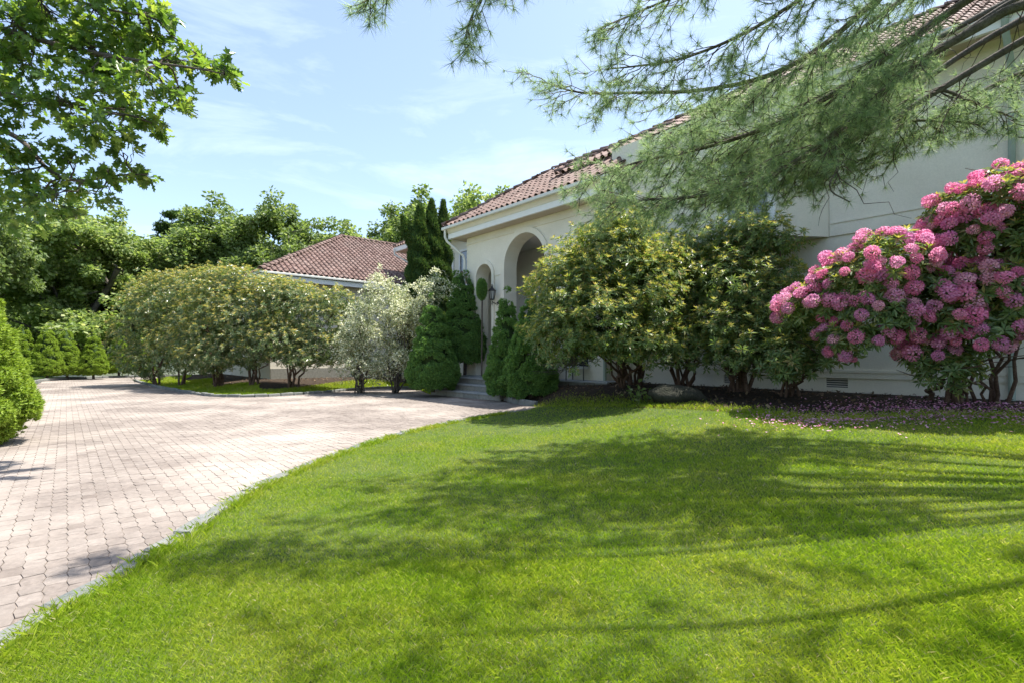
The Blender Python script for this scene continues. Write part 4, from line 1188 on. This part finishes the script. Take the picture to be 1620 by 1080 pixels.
# fallen petals on the bed
n_ = 4000
x = rng.normal(0, 1, n_); 
c = [ground_px(1450, 650), ground_px(1330, 658), ground_px(1560, 650), ground_px(1280, 668)]
kk = rng.choice(4, n_, p=(.36, .22, .32, .10)); cc = np.array(c)[kk]
xy = cc + rng.normal(0, 1, (n_, 2)) * np.array([.75, .55]) * np.array([1.1, .9, 1.0, .5])[kk][:, None]
z = np.maximum(gz(xy[:, 0], xy[:, 1]), T(xy[:, 0], xy[:, 1])) + .012 + np.where(inside(lawn_poly, xy[:, 0], xy[:, 1]), .025, 0)
V, F = scatter(np.array([(-.4, 0, 0), (.4, .1, .1), (.5, .8, .25), (-.3, .9, .1)]), [np.array([(0, 1, 2, 3)])], np.c_[xy, z], axis_basis(norm(np.array([0, 0, 1.]) + rng.normal(0, .3, (n_, 3)))), rng.uniform(.014, .034, (n_, 1)) * np.ones(3))
tag(link('petals', mesh('petals', V, F), M['petal_floor']), 'pink fallen petals scattered on the mulch below the pink rhododendron', kind='stuff')
# leaf litter and bark chips on the beds and drive edge
n_ = 6000
px_ = rng.uniform(0, 1, n_)
bp = np.array(bed_poly + island_poly)
xy = np.c_[rng.uniform(-20, 12, n_ * 6), rng.uniform(6, 30, n_ * 6)]
k = inside(bed_poly, xy[:, 0], xy[:, 1]) | (inside(island_poly, xy[:, 0], xy[:, 1]) & (rng.random(len(xy)) < .3))
xy = xy[k][:n_]; z = gz(xy[:, 0], xy[:, 1]) + .01
V, F = scatter(np.array([(-.25, 0, 0), (.25, 0, .05), (.2, 1, .15), (-.2, .9, .05)]), [np.array([(0, 1, 2, 3)])], np.c_[xy, z], axis_basis(norm(np.array([0, 0, 1.]) + rng.normal(0, .45, (len(xy), 3)))), rng.uniform(.03, .09, (len(xy), 1)) * np.ones(3))
M['litter'] = mat_leaf('leaf_litter', [(0, (.05, .033, .02)), (.6, (.12, .08, .05)), (1, (.26, .19, .12))], .1, (1, 1, 1), .8, .2)
tag(link('leaf_litter', mesh('leaf_litter', V, F), M['litter']), 'brown leaf litter and bark chips on the beds', kind='stuff')
#@@GRASS@@
# ---- grass: blades over the lawn, denser near the camera, and on the island rim
def blades(xy, zf, h, w, name, label):
    n = len(xy)
    a = rng.random(n) * 2 * np.pi
    lean = rng.normal(0, .45, (n, 2)); hh = h * rng.uniform(.55, 1.25, n)
    b = np.c_[xy, zf(xy[:, 0], xy[:, 1]) - .004]
    s = np.c_[np.cos(a), np.sin(a), 0 * a] * (w / 2)[:, None] if np.ndim(w) else np.c_[np.cos(a), np.sin(a), 0 * a] * w / 2
    mid = b + np.c_[lean * .45 * hh[:, None], hh * .6] + s * .7
    tip = b + np.c_[lean * 1.15 * hh[:, None], hh]
    V = np.stack([b - s, b + s, mid, tip], 1).reshape(-1, 3)
    o = np.arange(n)[:, None] * 4
    F = [o + np.array([[0, 1, 2]]), o + np.array([[0, 2, 3]])]
    ob = link(name, mesh(name, V, F, True), M['grass'])
    tag(ob, label, kind='stuff')
lp = np.array(lawn_poly)
def lawn_pts(n, y0, y1, mx=1.18):
    y = y0 + (y1 - y0) * rng.random(n); x = rng.uniform(-1, 1, n) * (mx * y + .4)
    k = inside(lawn_poly, x, y); x = x[k]; y = y[k]
    ed = edge_dist(lawn_edge + bed_edge + lawn_edge[::-1] * 0, x, y)
    return np.c_[x, y]
xy = np.concatenate([lawn_pts(290000, 1.5, 3.2), lawn_pts(210000, 3.2, 5.5), lawn_pts(170000, 5.5, 8.2), lawn_pts(120000, 8.2, 12.5)])
yy = xy[:, 1]
thin = np.array([mnoise.noise(Vector((p[0] * .7, p[1] * .7, 3))) for p in xy[::1]]) if False else np.sin(xy[:, 0] * 1.9 + np.sin(xy[:, 1] * 1.3) * 2) * np.sin(xy[:, 1] * 1.6 + xy[:, 0] * .7)
hgt = .029 + .007 * thin
blades(xy, lambda x, y: T(x, y), hgt, np.clip(.0020 + (yy - 2) * .0006, .0020, .008), 'grass', 'bright green mown grass of the lawn')
# ragged tufts hanging over the kerb
e = np.array(lawn_edge); e = e[(e[:, 1] > 1.6)]
k = rng.integers(len(e), size=15000); p = e[k] + rng.normal(0, .05, (len(k), 2)) + np.array([.09, -.035])
wv = np.sin(e[k][:, 1] * 7.3) * np.sin(e[k][:, 1] * 3.1 + 1); sel_ = wv > rng.uniform(-.9, .9, len(k))
p = p[sel_]
blades(p, lambda x, y: T(x, y), np.full(len(p), .06), np.clip(.003 + (p[:, 1] - 2) * .0005, .003, .008), 'edge_grass', 'longer ragged grass along the granite kerb')
x = rng.uniform(-21, -2, 420000); y = rng.uniform(14, 30, 420000)
k = inside(island_poly, x, y); x = x[k]; y = y[k]
ed = edge_dist(island_edge + island_edge[::-1], x, y); k = ed < 1.9 + .5 * np.sin(x * 1.7)
blades(np.c_[x[k], y[k]], lambda x, y: gz(x, y), np.full(k.sum(), .07), np.full(k.sum(), .013), 'island_grass', 'strip of green grass along the island kerb')
# sparse grass running into the bed edge
b_ = np.array(bed_edge); k = rng.integers(len(b_), size=26000); p = b_[k] + rng.normal(0, 1, (len(k), 2)) * np.array([.35, .28])
p = p[inside(bed_poly, p[:, 0], p[:, 1]) & (rng.random(len(p)) < .75)]
blades(p, lambda x, y: gz(x, y), np.full(len(p), .05), np.full(len(p), .006), 'bed_grass', 'thin grass creeping into the mulch bed')
#@@TREES@@
# ---- background broadleaf trees: trunk, limbs and sprays of leaves at the branch tips
def tree_proto(seed, h=10.0, spread=4.2, nleaf=26000, leaf=.26, low=.22):
    rr = np.random.default_rng(seed); tb = Tubes(); tips = []
    def grow(p, d, L, r, lvl):
        n = 5; pts = [p]
        for i in range(n):
            d = norm(d + rr.normal(0, .16, 3) + np.array([0, 0, .05])); p = p + d * L / n; pts.append(p)
        tb.add(pts, np.linspace(r, r * .55, n + 1), 6 if lvl < 2 else 4)
        if lvl >= 3:
            tips.append(p); tips.append(pts[3]); tips.append(pts[1]); return
        m = rr.integers(3, 6) if lvl else rr.integers(8, 10)
        for k in range(m):
            f = rr.uniform(.45, 1.0) if lvl else rr.uniform(low, 1.0)
            a0 = pts[0] * (1 - f) + 0 * p; i0 = min(n, int(f * n)); q_ = np.array(pts[i0])
            th = rr.uniform(0, 2 * np.pi); o = norm(np.array([math.cos(th), math.sin(th), rr.uniform(.15, .9)]))
            grow(q_, norm(d * .45 + o), L * (.60 if lvl else .55) * rr.uniform(.75, 1.2), r * .5, lvl + 1)
    grow(np.array([0., 0, 0]), np.array([0, 0, 1.]), h * .58, h * .0125, 0)
    t = np.array(tips)
    # fit to the wanted height and spread
    sc = np.array([spread / np.abs(t[:, 0]).max(), spread / np.abs(t[:, 1]).max(), h / t[:, 2].max()]); sc[:2] = sc[:2].mean()
    V = np.concatenate(tb.V) * sc; t = t * sc
    for A_ in (V, t):
        A_[:, 2] *= 1 - .34 * np.clip(np.hypot(A_[:, 0], A_[:, 1]) / spread, 0, 1.1) ** 2
    zf = h / t[:, 2].max(); V[:, 2] *= zf; t[:, 2] *= zf
    k = rr.integers(len(t), size=nleaf)
    sz = rr.uniform(.55, 1.0, len(t))[k]
    off = rr.normal(0, 1, (nleaf, 3)); off = off / (np.linalg.norm(off, axis=1, keepdims=True) + 1e-6) * (rr.random((nleaf, 1)) ** .5)
    P = t[k] + off * np.array([.62, .62, .50]) * (sz * h / 10)[:, None]
    ax = norm(off * np.array([1, 1, .4]) + rr.normal(0, .4, (nleaf, 3)) + np.array([0, 0, -.15]))
    lv = np.array([(0, 0, 0), (-.32, .5, .05), (.32, .5, .05), (0, 1, -.1)]); lf = [np.array([(0, 2, 3, 1)])]
    Vv, Ff = scatter(lv, lf, P, basis(ax, np.array([0, -.1, .7]) + rr.normal(0, .7, (nleaf, 3))), leaf * rr.uniform(.65, 1.2, (nleaf, 1)) * np.ones(3))
    return mesh('trunk', V, [np.concatenate(tb.F)], True), mesh('crown', Vv, Ff)
protos = []
for s_, hh, sp_, nl, lf_ in ((3, 10, 4.6, 46000, .23), (8, 10, 4.0, 40000, .22), (14, 10, 5.0, 46000, .24)):
    a_, b_ = tree_proto(s_, hh, sp_, nl, lf_)
    b_.materials.append(M['tree_a']); a_.materials.append(M['bark_grey']); protos.append((a_, b_))
tree_list = [  # px, top y, distance, prototype, foliage, width factor, label
    (-50, 235, 20, 0, 1, .75, 'pale green broadleaf tree behind the near hedge spruces at the far left'),
    (-290, 200, 22, 2, 1, 1.0, 'broadleaf tree at the left picture edge behind the hedge'),
    (120, 318, 36, 2, 0, 1.15, 'wide dark green tree with branching trunk behind the far clipped spruces'),
    (215, 330, 39, 0, 0, 1.1, 'dark green tree with leaning trunk above the end of the driveway'),
    (40, 285, 40, 1, 0, 1.25, 'deep green tree filling the gap behind the far clipped spruces'),
    (345, 322, 42, 0, 1, 1.0, 'round topped tree directly left of the wing roof corner'),
    (405, 313, 46, 1, 1, 1.15, 'tall light green tree rising behind the wing roof hip'),
    (468, 322, 44, 2, 1, .95, 'light green tree behind the start of the wing ridge'),
    (300, 340, 48, 1, 0, 1.4, 'dark green tree in the dip left of the wing roof'),
    (533, 345, 50, 0, 0, .9, 'lower tree showing above the middle of the wing ridge'),
    (590, 350, 52, 1, 1, 1.0, 'low yellow-green tree above the right end of the wing ridge'),
    (610, 328, 55, 2, 1, .9, 'tree with a round crown left of the arborvitae tops'),
    (690, 296, 52, 0, 1, 1.1, 'broad tree standing behind the arborvitae tops'),
    (742, 300, 54, 1, 1, .9, 'tree peeping over the left end of the portico roof'),
    (800, 290, 58, 2, 0, 1.0, 'tree top showing above the portico roof slope'),
    (-60, 330, 45, 0, 0, 1.3, 'dark tree deep behind the hedge at the left'),
    (200, 380, 60, 2, 0, 1.4, 'distant dark tree closing the view past the driveway'),
    (430, 370, 64, 0, 0, 1.4, 'distant tree behind the light green row'),
    (560, 372, 66, 2, 0, 1.3, 'distant tree low behind the wing ridge'),
]
for i, (px, top, Y, pr_, mt, wf, lab) in enumerate(tree_list):
    x = (px - 810) / FPX * Y; h = EYE - (top - 563) / FPX * Y
    for _ in range(3): h = EYE - (top - 563) / FPX * (Y - .08 * h * wf)
    o = thing('broadleaf_tree', lab, 'tree', (x, Y, float(T(x, Y)) - .1), rng.uniform(0, 6.28), 'trees behind the garden')
    sxy = (h / 10) * wf
    o.scale = (sxy, sxy, h / 10.0)
    link('trunk', protos[pr_][0], None, o); cw = link('crown', protos[pr_][1], None, o)
    if mt: cw.material_slots[0].link = 'OBJECT'; cw.material_slots[0].material = M['tree_b']
# distant dark pine top
x, Y = (272 - 810) / FPX * 55, 55.0; h = EYE - (332 - 563) / FPX * 55
pn = thing('pine_tree', 'dark distant pine top above the trees left of the wing', 'tree', (x, Y, 0))
mb = MB(); mb.tube([(0, 0, 0), (0, 0, h * .95)], [.3, .05], 8); mb.build('trunk', M['bark'], pn, True)
n_ = 9000; kb = rng.integers(70, size=n_); uu = rng.random(70) ** .8; aa = rng.random(70) * 6.283; ll = 3.3 * (1 - uu) ** .55 * rng.uniform(.6, 1, 70) + .25
f = rng.random(n_) ** .6
p = np.stack([np.cos(aa[kb]) * ll[kb] * f, np.sin(aa[kb]) * ll[kb] * f, h * (.35 + .63 * uu[kb]) + f * .25 * ll[kb]], 1) + rng.normal(0, .16, (n_, 3))
V, F = scatter(SP[0][0], SP[0][1], p, axis_basis(norm(p * np.array([1, 1, 0]) * .3 + np.array([0, 0, 1.2]))), np.full((n_, 3), .26)); link('crown', mesh('crown', V, F), M['thuja'], pn)
# undergrowth and far woodland that read as one mass
def mass(name, label, x0, x1, y0, y1, hmin, hmax, n, leaf, mat):
    x = rng.uniform(x0, x1, n); y = rng.uniform(y0, y1, n)
    top = hmin + (hmax - hmin) * (.5 + .28 * np.sin(x * .55 + 1) + .22 * np.sin(x * 1.3 + y * .5))
    z = top * rng.random(n) ** .75
    V, F = scatter(np.array([(0, 0, 0), (-.35, .5, .05), (.35, .5, .05), (0, 1, -.1)]), [np.array([(0, 2, 3, 1)])], np.c_[x, y, z], basis(rand_dir(n), norm(np.array([0, 0, 1.]) + rng.normal(0, .5, (n, 3)))), leaf * rng.uniform(.6, 1.2, (n, 1)) * np.ones(3))
    tag(link(name, mesh(name, V, F), mat), label, kind='stuff')
mass('undergrowth', 'dark undergrowth behind the far clipped spruces', -42, -10, 36, 44, 2.0, 4.5, 26000, .30, M['tree_a'])
mass('undergrowth', 'leafy undergrowth behind the near hedge at the left edge', -46, -33, 29, 38, 3.5, 8.0, 14000, .24, M['tree_a'])
mass('woodland', 'far woodland behind the garden', -95, 40, 72, 92, 7.0, 12.0, 50000, .75, M['tree_a'])

# ---- oak whose branches hang in from the left
ok = thing('oak_tree', 'oak with lobed leaves whose branches hang in from the upper left', 'tree', (-10.5, 6.0, 0))
ob_ = np.array(ok.location)
tb = Tubes()
tb.add([(0, 0, -.2), (.1, 0, 2), (0, .1, 4), (.1, .2, 6), (0, .3, 9)], [.38, .32, .28, .22, .12], 12)
brs = [[(-10.4, 6.1, 4.6), pt(-60, 20, 6.4), pt(0, 45, 6.2), pt(45, 60, 6.1), pt(150, 85, 6.0), pt(240, 100, 5.9), pt(310, 108, 5.8), pt(355, 118, 5.8)],
       [(-10.4, 6.1, 4.0), pt(-60, 140, 6.6), pt(0, 150, 6.4), pt(60, 155, 6.3), pt(130, 175, 6.2), pt(200, 180, 6.1), pt(240, 195, 6.1)],
       [(-10.4, 6.1, 3.6), pt(-60, 190, 6.8), pt(0, 203, 6.6), pt(40, 225, 6.6), pt(75, 272, 6.5), pt(120, 290, 6.4), pt(180, 278, 6.4), pt(235, 276, 6.3)],
       [(-10.4, 6.1, 5.4), pt(-80, -60, 6.2), pt(60, -20, 6.0), pt(160, 15, 5.9), pt(230, 25, 5.9)],
       [(-10.4, 6.1, 5.8), pt(-60, -160, 6.0), pt(80, -110, 5.7), pt(200, -70, 5.6)],
       [(-10.4, 6.1, 3.3), pt(-60, 285, 7.4), pt(0, 305, 7.3), pt(40, 325, 7.2), pt(85, 330, 7.2)]]
nodes = []
for b in brs:
    p = smooth_line([np.array(q) - ob_ for q in b], .12)
    tb.add(p, np.linspace(.075, .008, len(p)), 7)
    nodes.append(p[len(p) // 4:])
nodes = np.concatenate(nodes)
clumps = [(20, 30, 70), (90, 30, 60), (160, 25, 58), (222, 28, 42), (255, 25, 25), (50, 105, 50), (150, 75, 45), (200, 75, 50), (250, 75, 36), (285, 95, 36), (325, 105, 28), (352, 112, 24), (366, 126, 18), (20, 170, 52), (95, 160, 45), (165, 140, 48), (225, 130, 44), (270, 150, 32), (292, 165, 20), (145, 195, 40), (205, 170, 28), (235, 195, 24), (255, 205, 14), (175, 215, 28), (195, 242, 18), (50, 235, 26), (120, 245, 30), (165, 268, 26), (205, 278, 20), (232, 282, 17), (100, 285, 36), (150, 308, 24), (20, 275, 44), (30, 335, 40), (80, 325, 36), (-30, 100, 70), (-30, 230, 60), (60, -50, 60), (150, -50, 55), (210, -40, 45), (-20, -40, 60), (128, 115, 24), (185, 105, 30)]
P_ = []; tw = []
for cx, cy, r_ in clumps:
    Y = rng.uniform(5.7, 6.6); c = pt(cx, cy, Y) - ob_; rad = r_ / FPX * Y
    j = np.argmin(np.linalg.norm(nodes - c, axis=1))
    main = curve(nodes[j], c, .04, 6, .12); tb.add(main, np.linspace(.014, .005, 6), 5)
    m = max(5, int(22 * (rad / .4) ** 1.6))
    for q in range(m):
        d = rand_dir(1)[0] * np.array([1, .9, .75]); e = c + d * rad * rng.random() ** .4
        tb.add(curve(main[rng.integers(2, 6)], e, .03, 4, .1), np.linspace(.006, .002, 4), 4)
        nl = rng.integers(7, 11)
        dirs = norm(norm(e - c + 1e-3)[None] * .5 + rand_dir(nl))
        P_.append(np.repeat(e[None], nl, 0) + rng.normal(0, .03, (nl, 3))); tw.append(dirs)
P_ = np.concatenate(P_); A_ = np.concatenate(tw); A_[:, 2] -= .25
half = [(.0, 0), (.05, .12), (.22, .22), (.10, .30), (.34, .50), (.12, .55), (.26, .78), (.08, .80), (0, 1.0)]
ov = np.array([(x, y, .10 * abs(x) - .12 * y * y) for x, y in half] + [(-x, y, .10 * abs(x) - .12 * y * y) for x, y in half[1:-1]])
of = [np.array([(0, 1, 2), (0, 2, 3), (3, 4, 5), (5, 6, 7), (0, 3, 5), (0, 5, 7), (0, 7, 8)]), np.array([(0, 10, 9), (0, 11, 10), (11, 13, 12), (13, 15, 14), (0, 13, 11), (0, 15, 13), (0, 8, 15)])]
V, F = scatter(ov, [np.concatenate(of)], P_, basis(A_, norm(np.array([0, 0, 1.]) + rng.normal(0, .55, A_.shape))), rng.uniform(.10, .165, (len(P_), 1)) * np.ones(3))
link('crown', mesh('crown', V, F), M['oak'], ok)
link('trunk', tb.mesh('trunk'), M['bark'], ok)

# ---- white pine whose boughs sweep in from the right
pb = np.array([8.2, 4.2, float(T(8.2, 4.2))])
pi = thing('white_pine', 'white pine whose long needled boughs sweep in from the upper right', 'tree', tuple(pb))
tb = Tubes(); tw_ = Tubes()
tb.add([(0, 0, -.2), (.05, 0, 3), (0, .1, 7), (0, 0, 12)], [.30, .26, .20, .08], 12)
def tr(z): return np.array([8.2, 4.2, z])
boughs = [  # polyline, start radius, twig length, twig density, part of the line that carries twigs
    ([tr(5.0), pt(1700, 20, 5.0), pt(1620, 63, 5.2), pt(1549, 105, 5.4), pt(1465, 155, 5.6), pt(1402, 197, 5.8), pt(1318, 238, 6.0), pt(1200, 268, 6.2), pt(1130, 285, 6.3)], .050, .75, 1.0, .55),
    ([tr(5.3), pt(1620, 0, 4.9), pt(1544, 46, 5.1), pt(1444, 101, 5.3), pt(1318, 218, 5.5), pt(1213, 285, 5.8), pt(1108, 313, 6.0), pt(1024, 316, 6.1), pt(965, 322, 6.2)], .055, .80, 1.25, .50),
    ([tr(5.6), pt(1640, -60, 4.7), pt(1528, 0, 4.9), pt(1423, 76, 5.2), pt(1340, 135, 5.4), pt(1250, 190, 5.7), pt(1120, 235, 6.0), pt(1010, 255, 6.2), pt(935, 282, 6.3)], .050, .80, 1.25, .50),
    ([tr(5.8), pt(1480, -60, 4.7), pt(1385, 0, 4.9), pt(1297, 80, 5.1), pt(1209, 126, 5.3), pt(1100, 146, 5.5), pt(1000, 147, 5.6), pt(920, 150, 5.6), pt(858, 130, 5.6)], .042, .55, 1.0, .55),
    ([tr(5.9), pt(1420, -90, 4.5), pt(1280, -10, 4.7), pt(1180, 55, 4.9), pt(1080, 95, 5.1), pt(1010, 105, 5.2), pt(960, 110, 5.2)], .034, .55, 1.1, .42),
    ([tr(6.2), pt(1380, -130, 4.2), pt(1200, -60, 4.3), pt(1080, -10, 4.5), pt(985, 30, 4.6), pt(950, 45, 4.6)], .03, .45, 1.0, .4),
    ([tr(6.5), pt(1250, -180, 3.9), pt(1000, -110, 3.9), pt(830, -60, 3.8), pt(760, -5, 3.8), pt(738, 45, 3.75), pt(738, 62, 3.75)], .026, .27, 1.05, .62),
    ([tr(6.6), pt(1150, -230, 3.7), pt(880, -150, 3.6), pt(700, -80, 3.6), pt(620, -35, 3.6), pt(575, 5, 3.6)], .024, .27, 1.05, .62),
    ([tr(5.2), pt(1640, -20, 5.6), pt(1540, 40, 5.9), pt(1440, 120, 6.2), pt(1330, 180, 6.4), pt(1220, 230, 6.6), pt(1120, 262, 6.7)], .040, .75, 1.2, .50),
    ([tr(6.0), pt(1560, -80, 5.3), pt(1440, -10, 5.5), pt(1330, 70, 5.8), pt(1230, 130, 6.0), pt(1120, 180, 6.2), pt(1030, 215, 6.3)], .036, .7, 1.1, .46),
    ([pt(1465, 155, 5.6), pt(1490, 140, 5.55), pt(1530, 158, 5.5), pt(1568, 172, 5.4), pt(1610, 190, 5.3)], .012, .35, .8, .2),
    ([pt(1402, 197, 5.8), pt(1450, 190, 5.7), pt(1490, 193, 5.7), pt(1550, 194, 5.6)], .010, .35, .9, .2),
    ([pt(1318, 218, 5.5), pt(1330, 262, 5.5), pt(1305, 300, 5.5), pt(1345, 320, 5.5)], .007, .25, .1, .5),
    ([tr(5.4), pt(1700, -10, 6.0), pt(1560, 60, 6.3), pt(1430, 150, 6.6), pt(1330, 215, 6.8), pt(1230, 262, 7.0), pt(1120, 300, 7.1), pt(1050, 318, 7.1)], .045, .85, 1.15, .50),
    ([tr(5.6), pt(1680, -40, 6.0), pt(1500, 50, 6.3), pt(1350, 140, 6.5), pt(1200, 205, 6.7), pt(1080, 240, 6.8), pt(980, 268, 6.9)], .042, .85, 1.15, .50),
    ([tr(4.8), pt(1700, 90, 5.6), pt(1600, 120, 5.8), pt(1500, 175, 6.0), pt(1420, 230, 6.2), pt(1340, 262, 6.4), pt(1270, 285, 6.4)], .036, .55, 1.1, .42),
    # boughs over and beside the camera, out of the picture; they dapple the lawn
    ([tr(6.4), np.array([6, 3.4, 6.1]), np.array([3.7, 3.0, 5.7]), np.array([2.6, 3.0, 5.5]), np.array([1.3, 2.8, 5.4])], .04, .7, .42, .45),
    ([tr(6.6), np.array([5.5, 4.8, 6.4]), np.array([3.0, 5.2, 6.0]), np.array([1.3, 4.9, 5.7]), np.array([.3, 3.7, 5.5])], .035, .7, .42, .55),
    ([tr(8.2), np.array([6.5, 5.0, 8.3]), np.array([4.6, 5.2, 8.2]), np.array([3, 5.6, 8.0])], .05, .9, .9, .25),
    ([tr(7.8), np.array([7, 2.5, 7.6]), np.array([5.5, .8, 7.2]), np.array([4, -.2, 6.8])], .05, .9, .9, .25),
]
TP = []; TD = []
for pts_, r0, tl, dens, frm in boughs:
    p = smooth_line([np.array(q) - pb for q in pts_], .06)
    tb.add(p + np.cumsum(rng.normal(0, .004, p.shape), 0) * 0, r0 * 1.15 * (1 - np.linspace(0, 1, len(p))) ** .8 + .006, 8)
    m = len(p); s = int(m * frm)
    side = 1
    step = .045 / dens; acc = 0
    for _ in range(int(16 * frm)):           # bare twigs on the inner wood
        q0 = p[rng.integers(int(m * .12), max(int(m * .12) + 2, s))]; d = rand_dir(1)[0]; d[2] -= .45; d = norm(d + norm(p[-1] - p[0]) * .7)
        tw_.add(curve(q0, q0 + d * rng.uniform(.3, .9), -.06, 7, .09), np.linspace(.006, .002, 7), 4)
    i = s
    tl *= 1.15
    while i < m - 1:
        i += max(1, int(step / .06 + rng.random())); 
        if i >= m - 1: break
        t_ = norm(p[min(i + 1, m - 1)] - p[i - 1]); side = -side
        f = (i - s) / max(1, m - s)
        hor = norm(np.cross(t_, np.array([0, 0, 1.]))) * side
        d = norm(t_ * rng.uniform(.5, 1.2) + hor * rng.uniform(.3, 1.1) + np.array([0, 0, rng.uniform(-.75, .35)]))
        Lt = tl * rng.uniform(.45, 1.1) * (1 - .45 * f)
        q = curve(p[i], p[i] + d * Lt + np.array([0, 0, -.10 * Lt]), .06, 6, .06)
        tw_.add(q, np.linspace(.0065, .0025, 6), 4)
        # sub-twigs with needle tufts
        TP.append(q[-1]); TD.append(norm(q[-1] - q[-2]))
        for k in range(max(3, int(Lt / .065))):
            a = q[rng.integers(2, 6)]; e = norm(norm(q[-1] - q[0]) * .9 + rand_dir(1)[0] * .8)
            l2 = rng.uniform(.08, .24); b = a + e * l2
            tw_.add(np.array([a, a + e * l2 * .5 + np.array([0, 0, -.008]), b]), np.array([.004, .003, .002]), 3)
            TP.append(b); TD.append(e)
            if rng.random() < .25: TP.append(a + e * l2 * .55); TD.append(e)
    TP.append(p[-1]); TD.append(norm(p[-1] - p[-3]))
TP = np.array(TP); TD = np.array(TD)
nn_ = 34
K = np.repeat(np.arange(len(TP)), nn_)
pos = TP[K] - TD[K] * (rng.random(len(K)) * .028)[:, None]
dirn = norm(TD[K] * rng.uniform(.1, .9, (len(K), 1)) + rand_dir(len(K)) * .9 + np.array([0, 0, -.08]))
V, F = scatter(np.array([(-.5, 0, 0), (.5, 0, 0), (0, 1, 0)]), [np.array([(0, 1, 2)])], pos, basis(dirn, rand_dir(len(K))), np.c_[np.full(len(K), .0036), rng.uniform(.085, .135, len(K)), np.ones(len(K))])
link('needles', mesh('needles', V, F), M['pine'], pi)
link('twigs', tw_.mesh('twigs'), M['pine_twig'], pi)
link('trunk', tb.mesh('trunk'), M['bark_grey'], pi)
print('tufts', len(TP), 'tris', sum(len(m.loop_triangles) if False else sum(0 for _ in ()) for m in bpy.data.meshes))
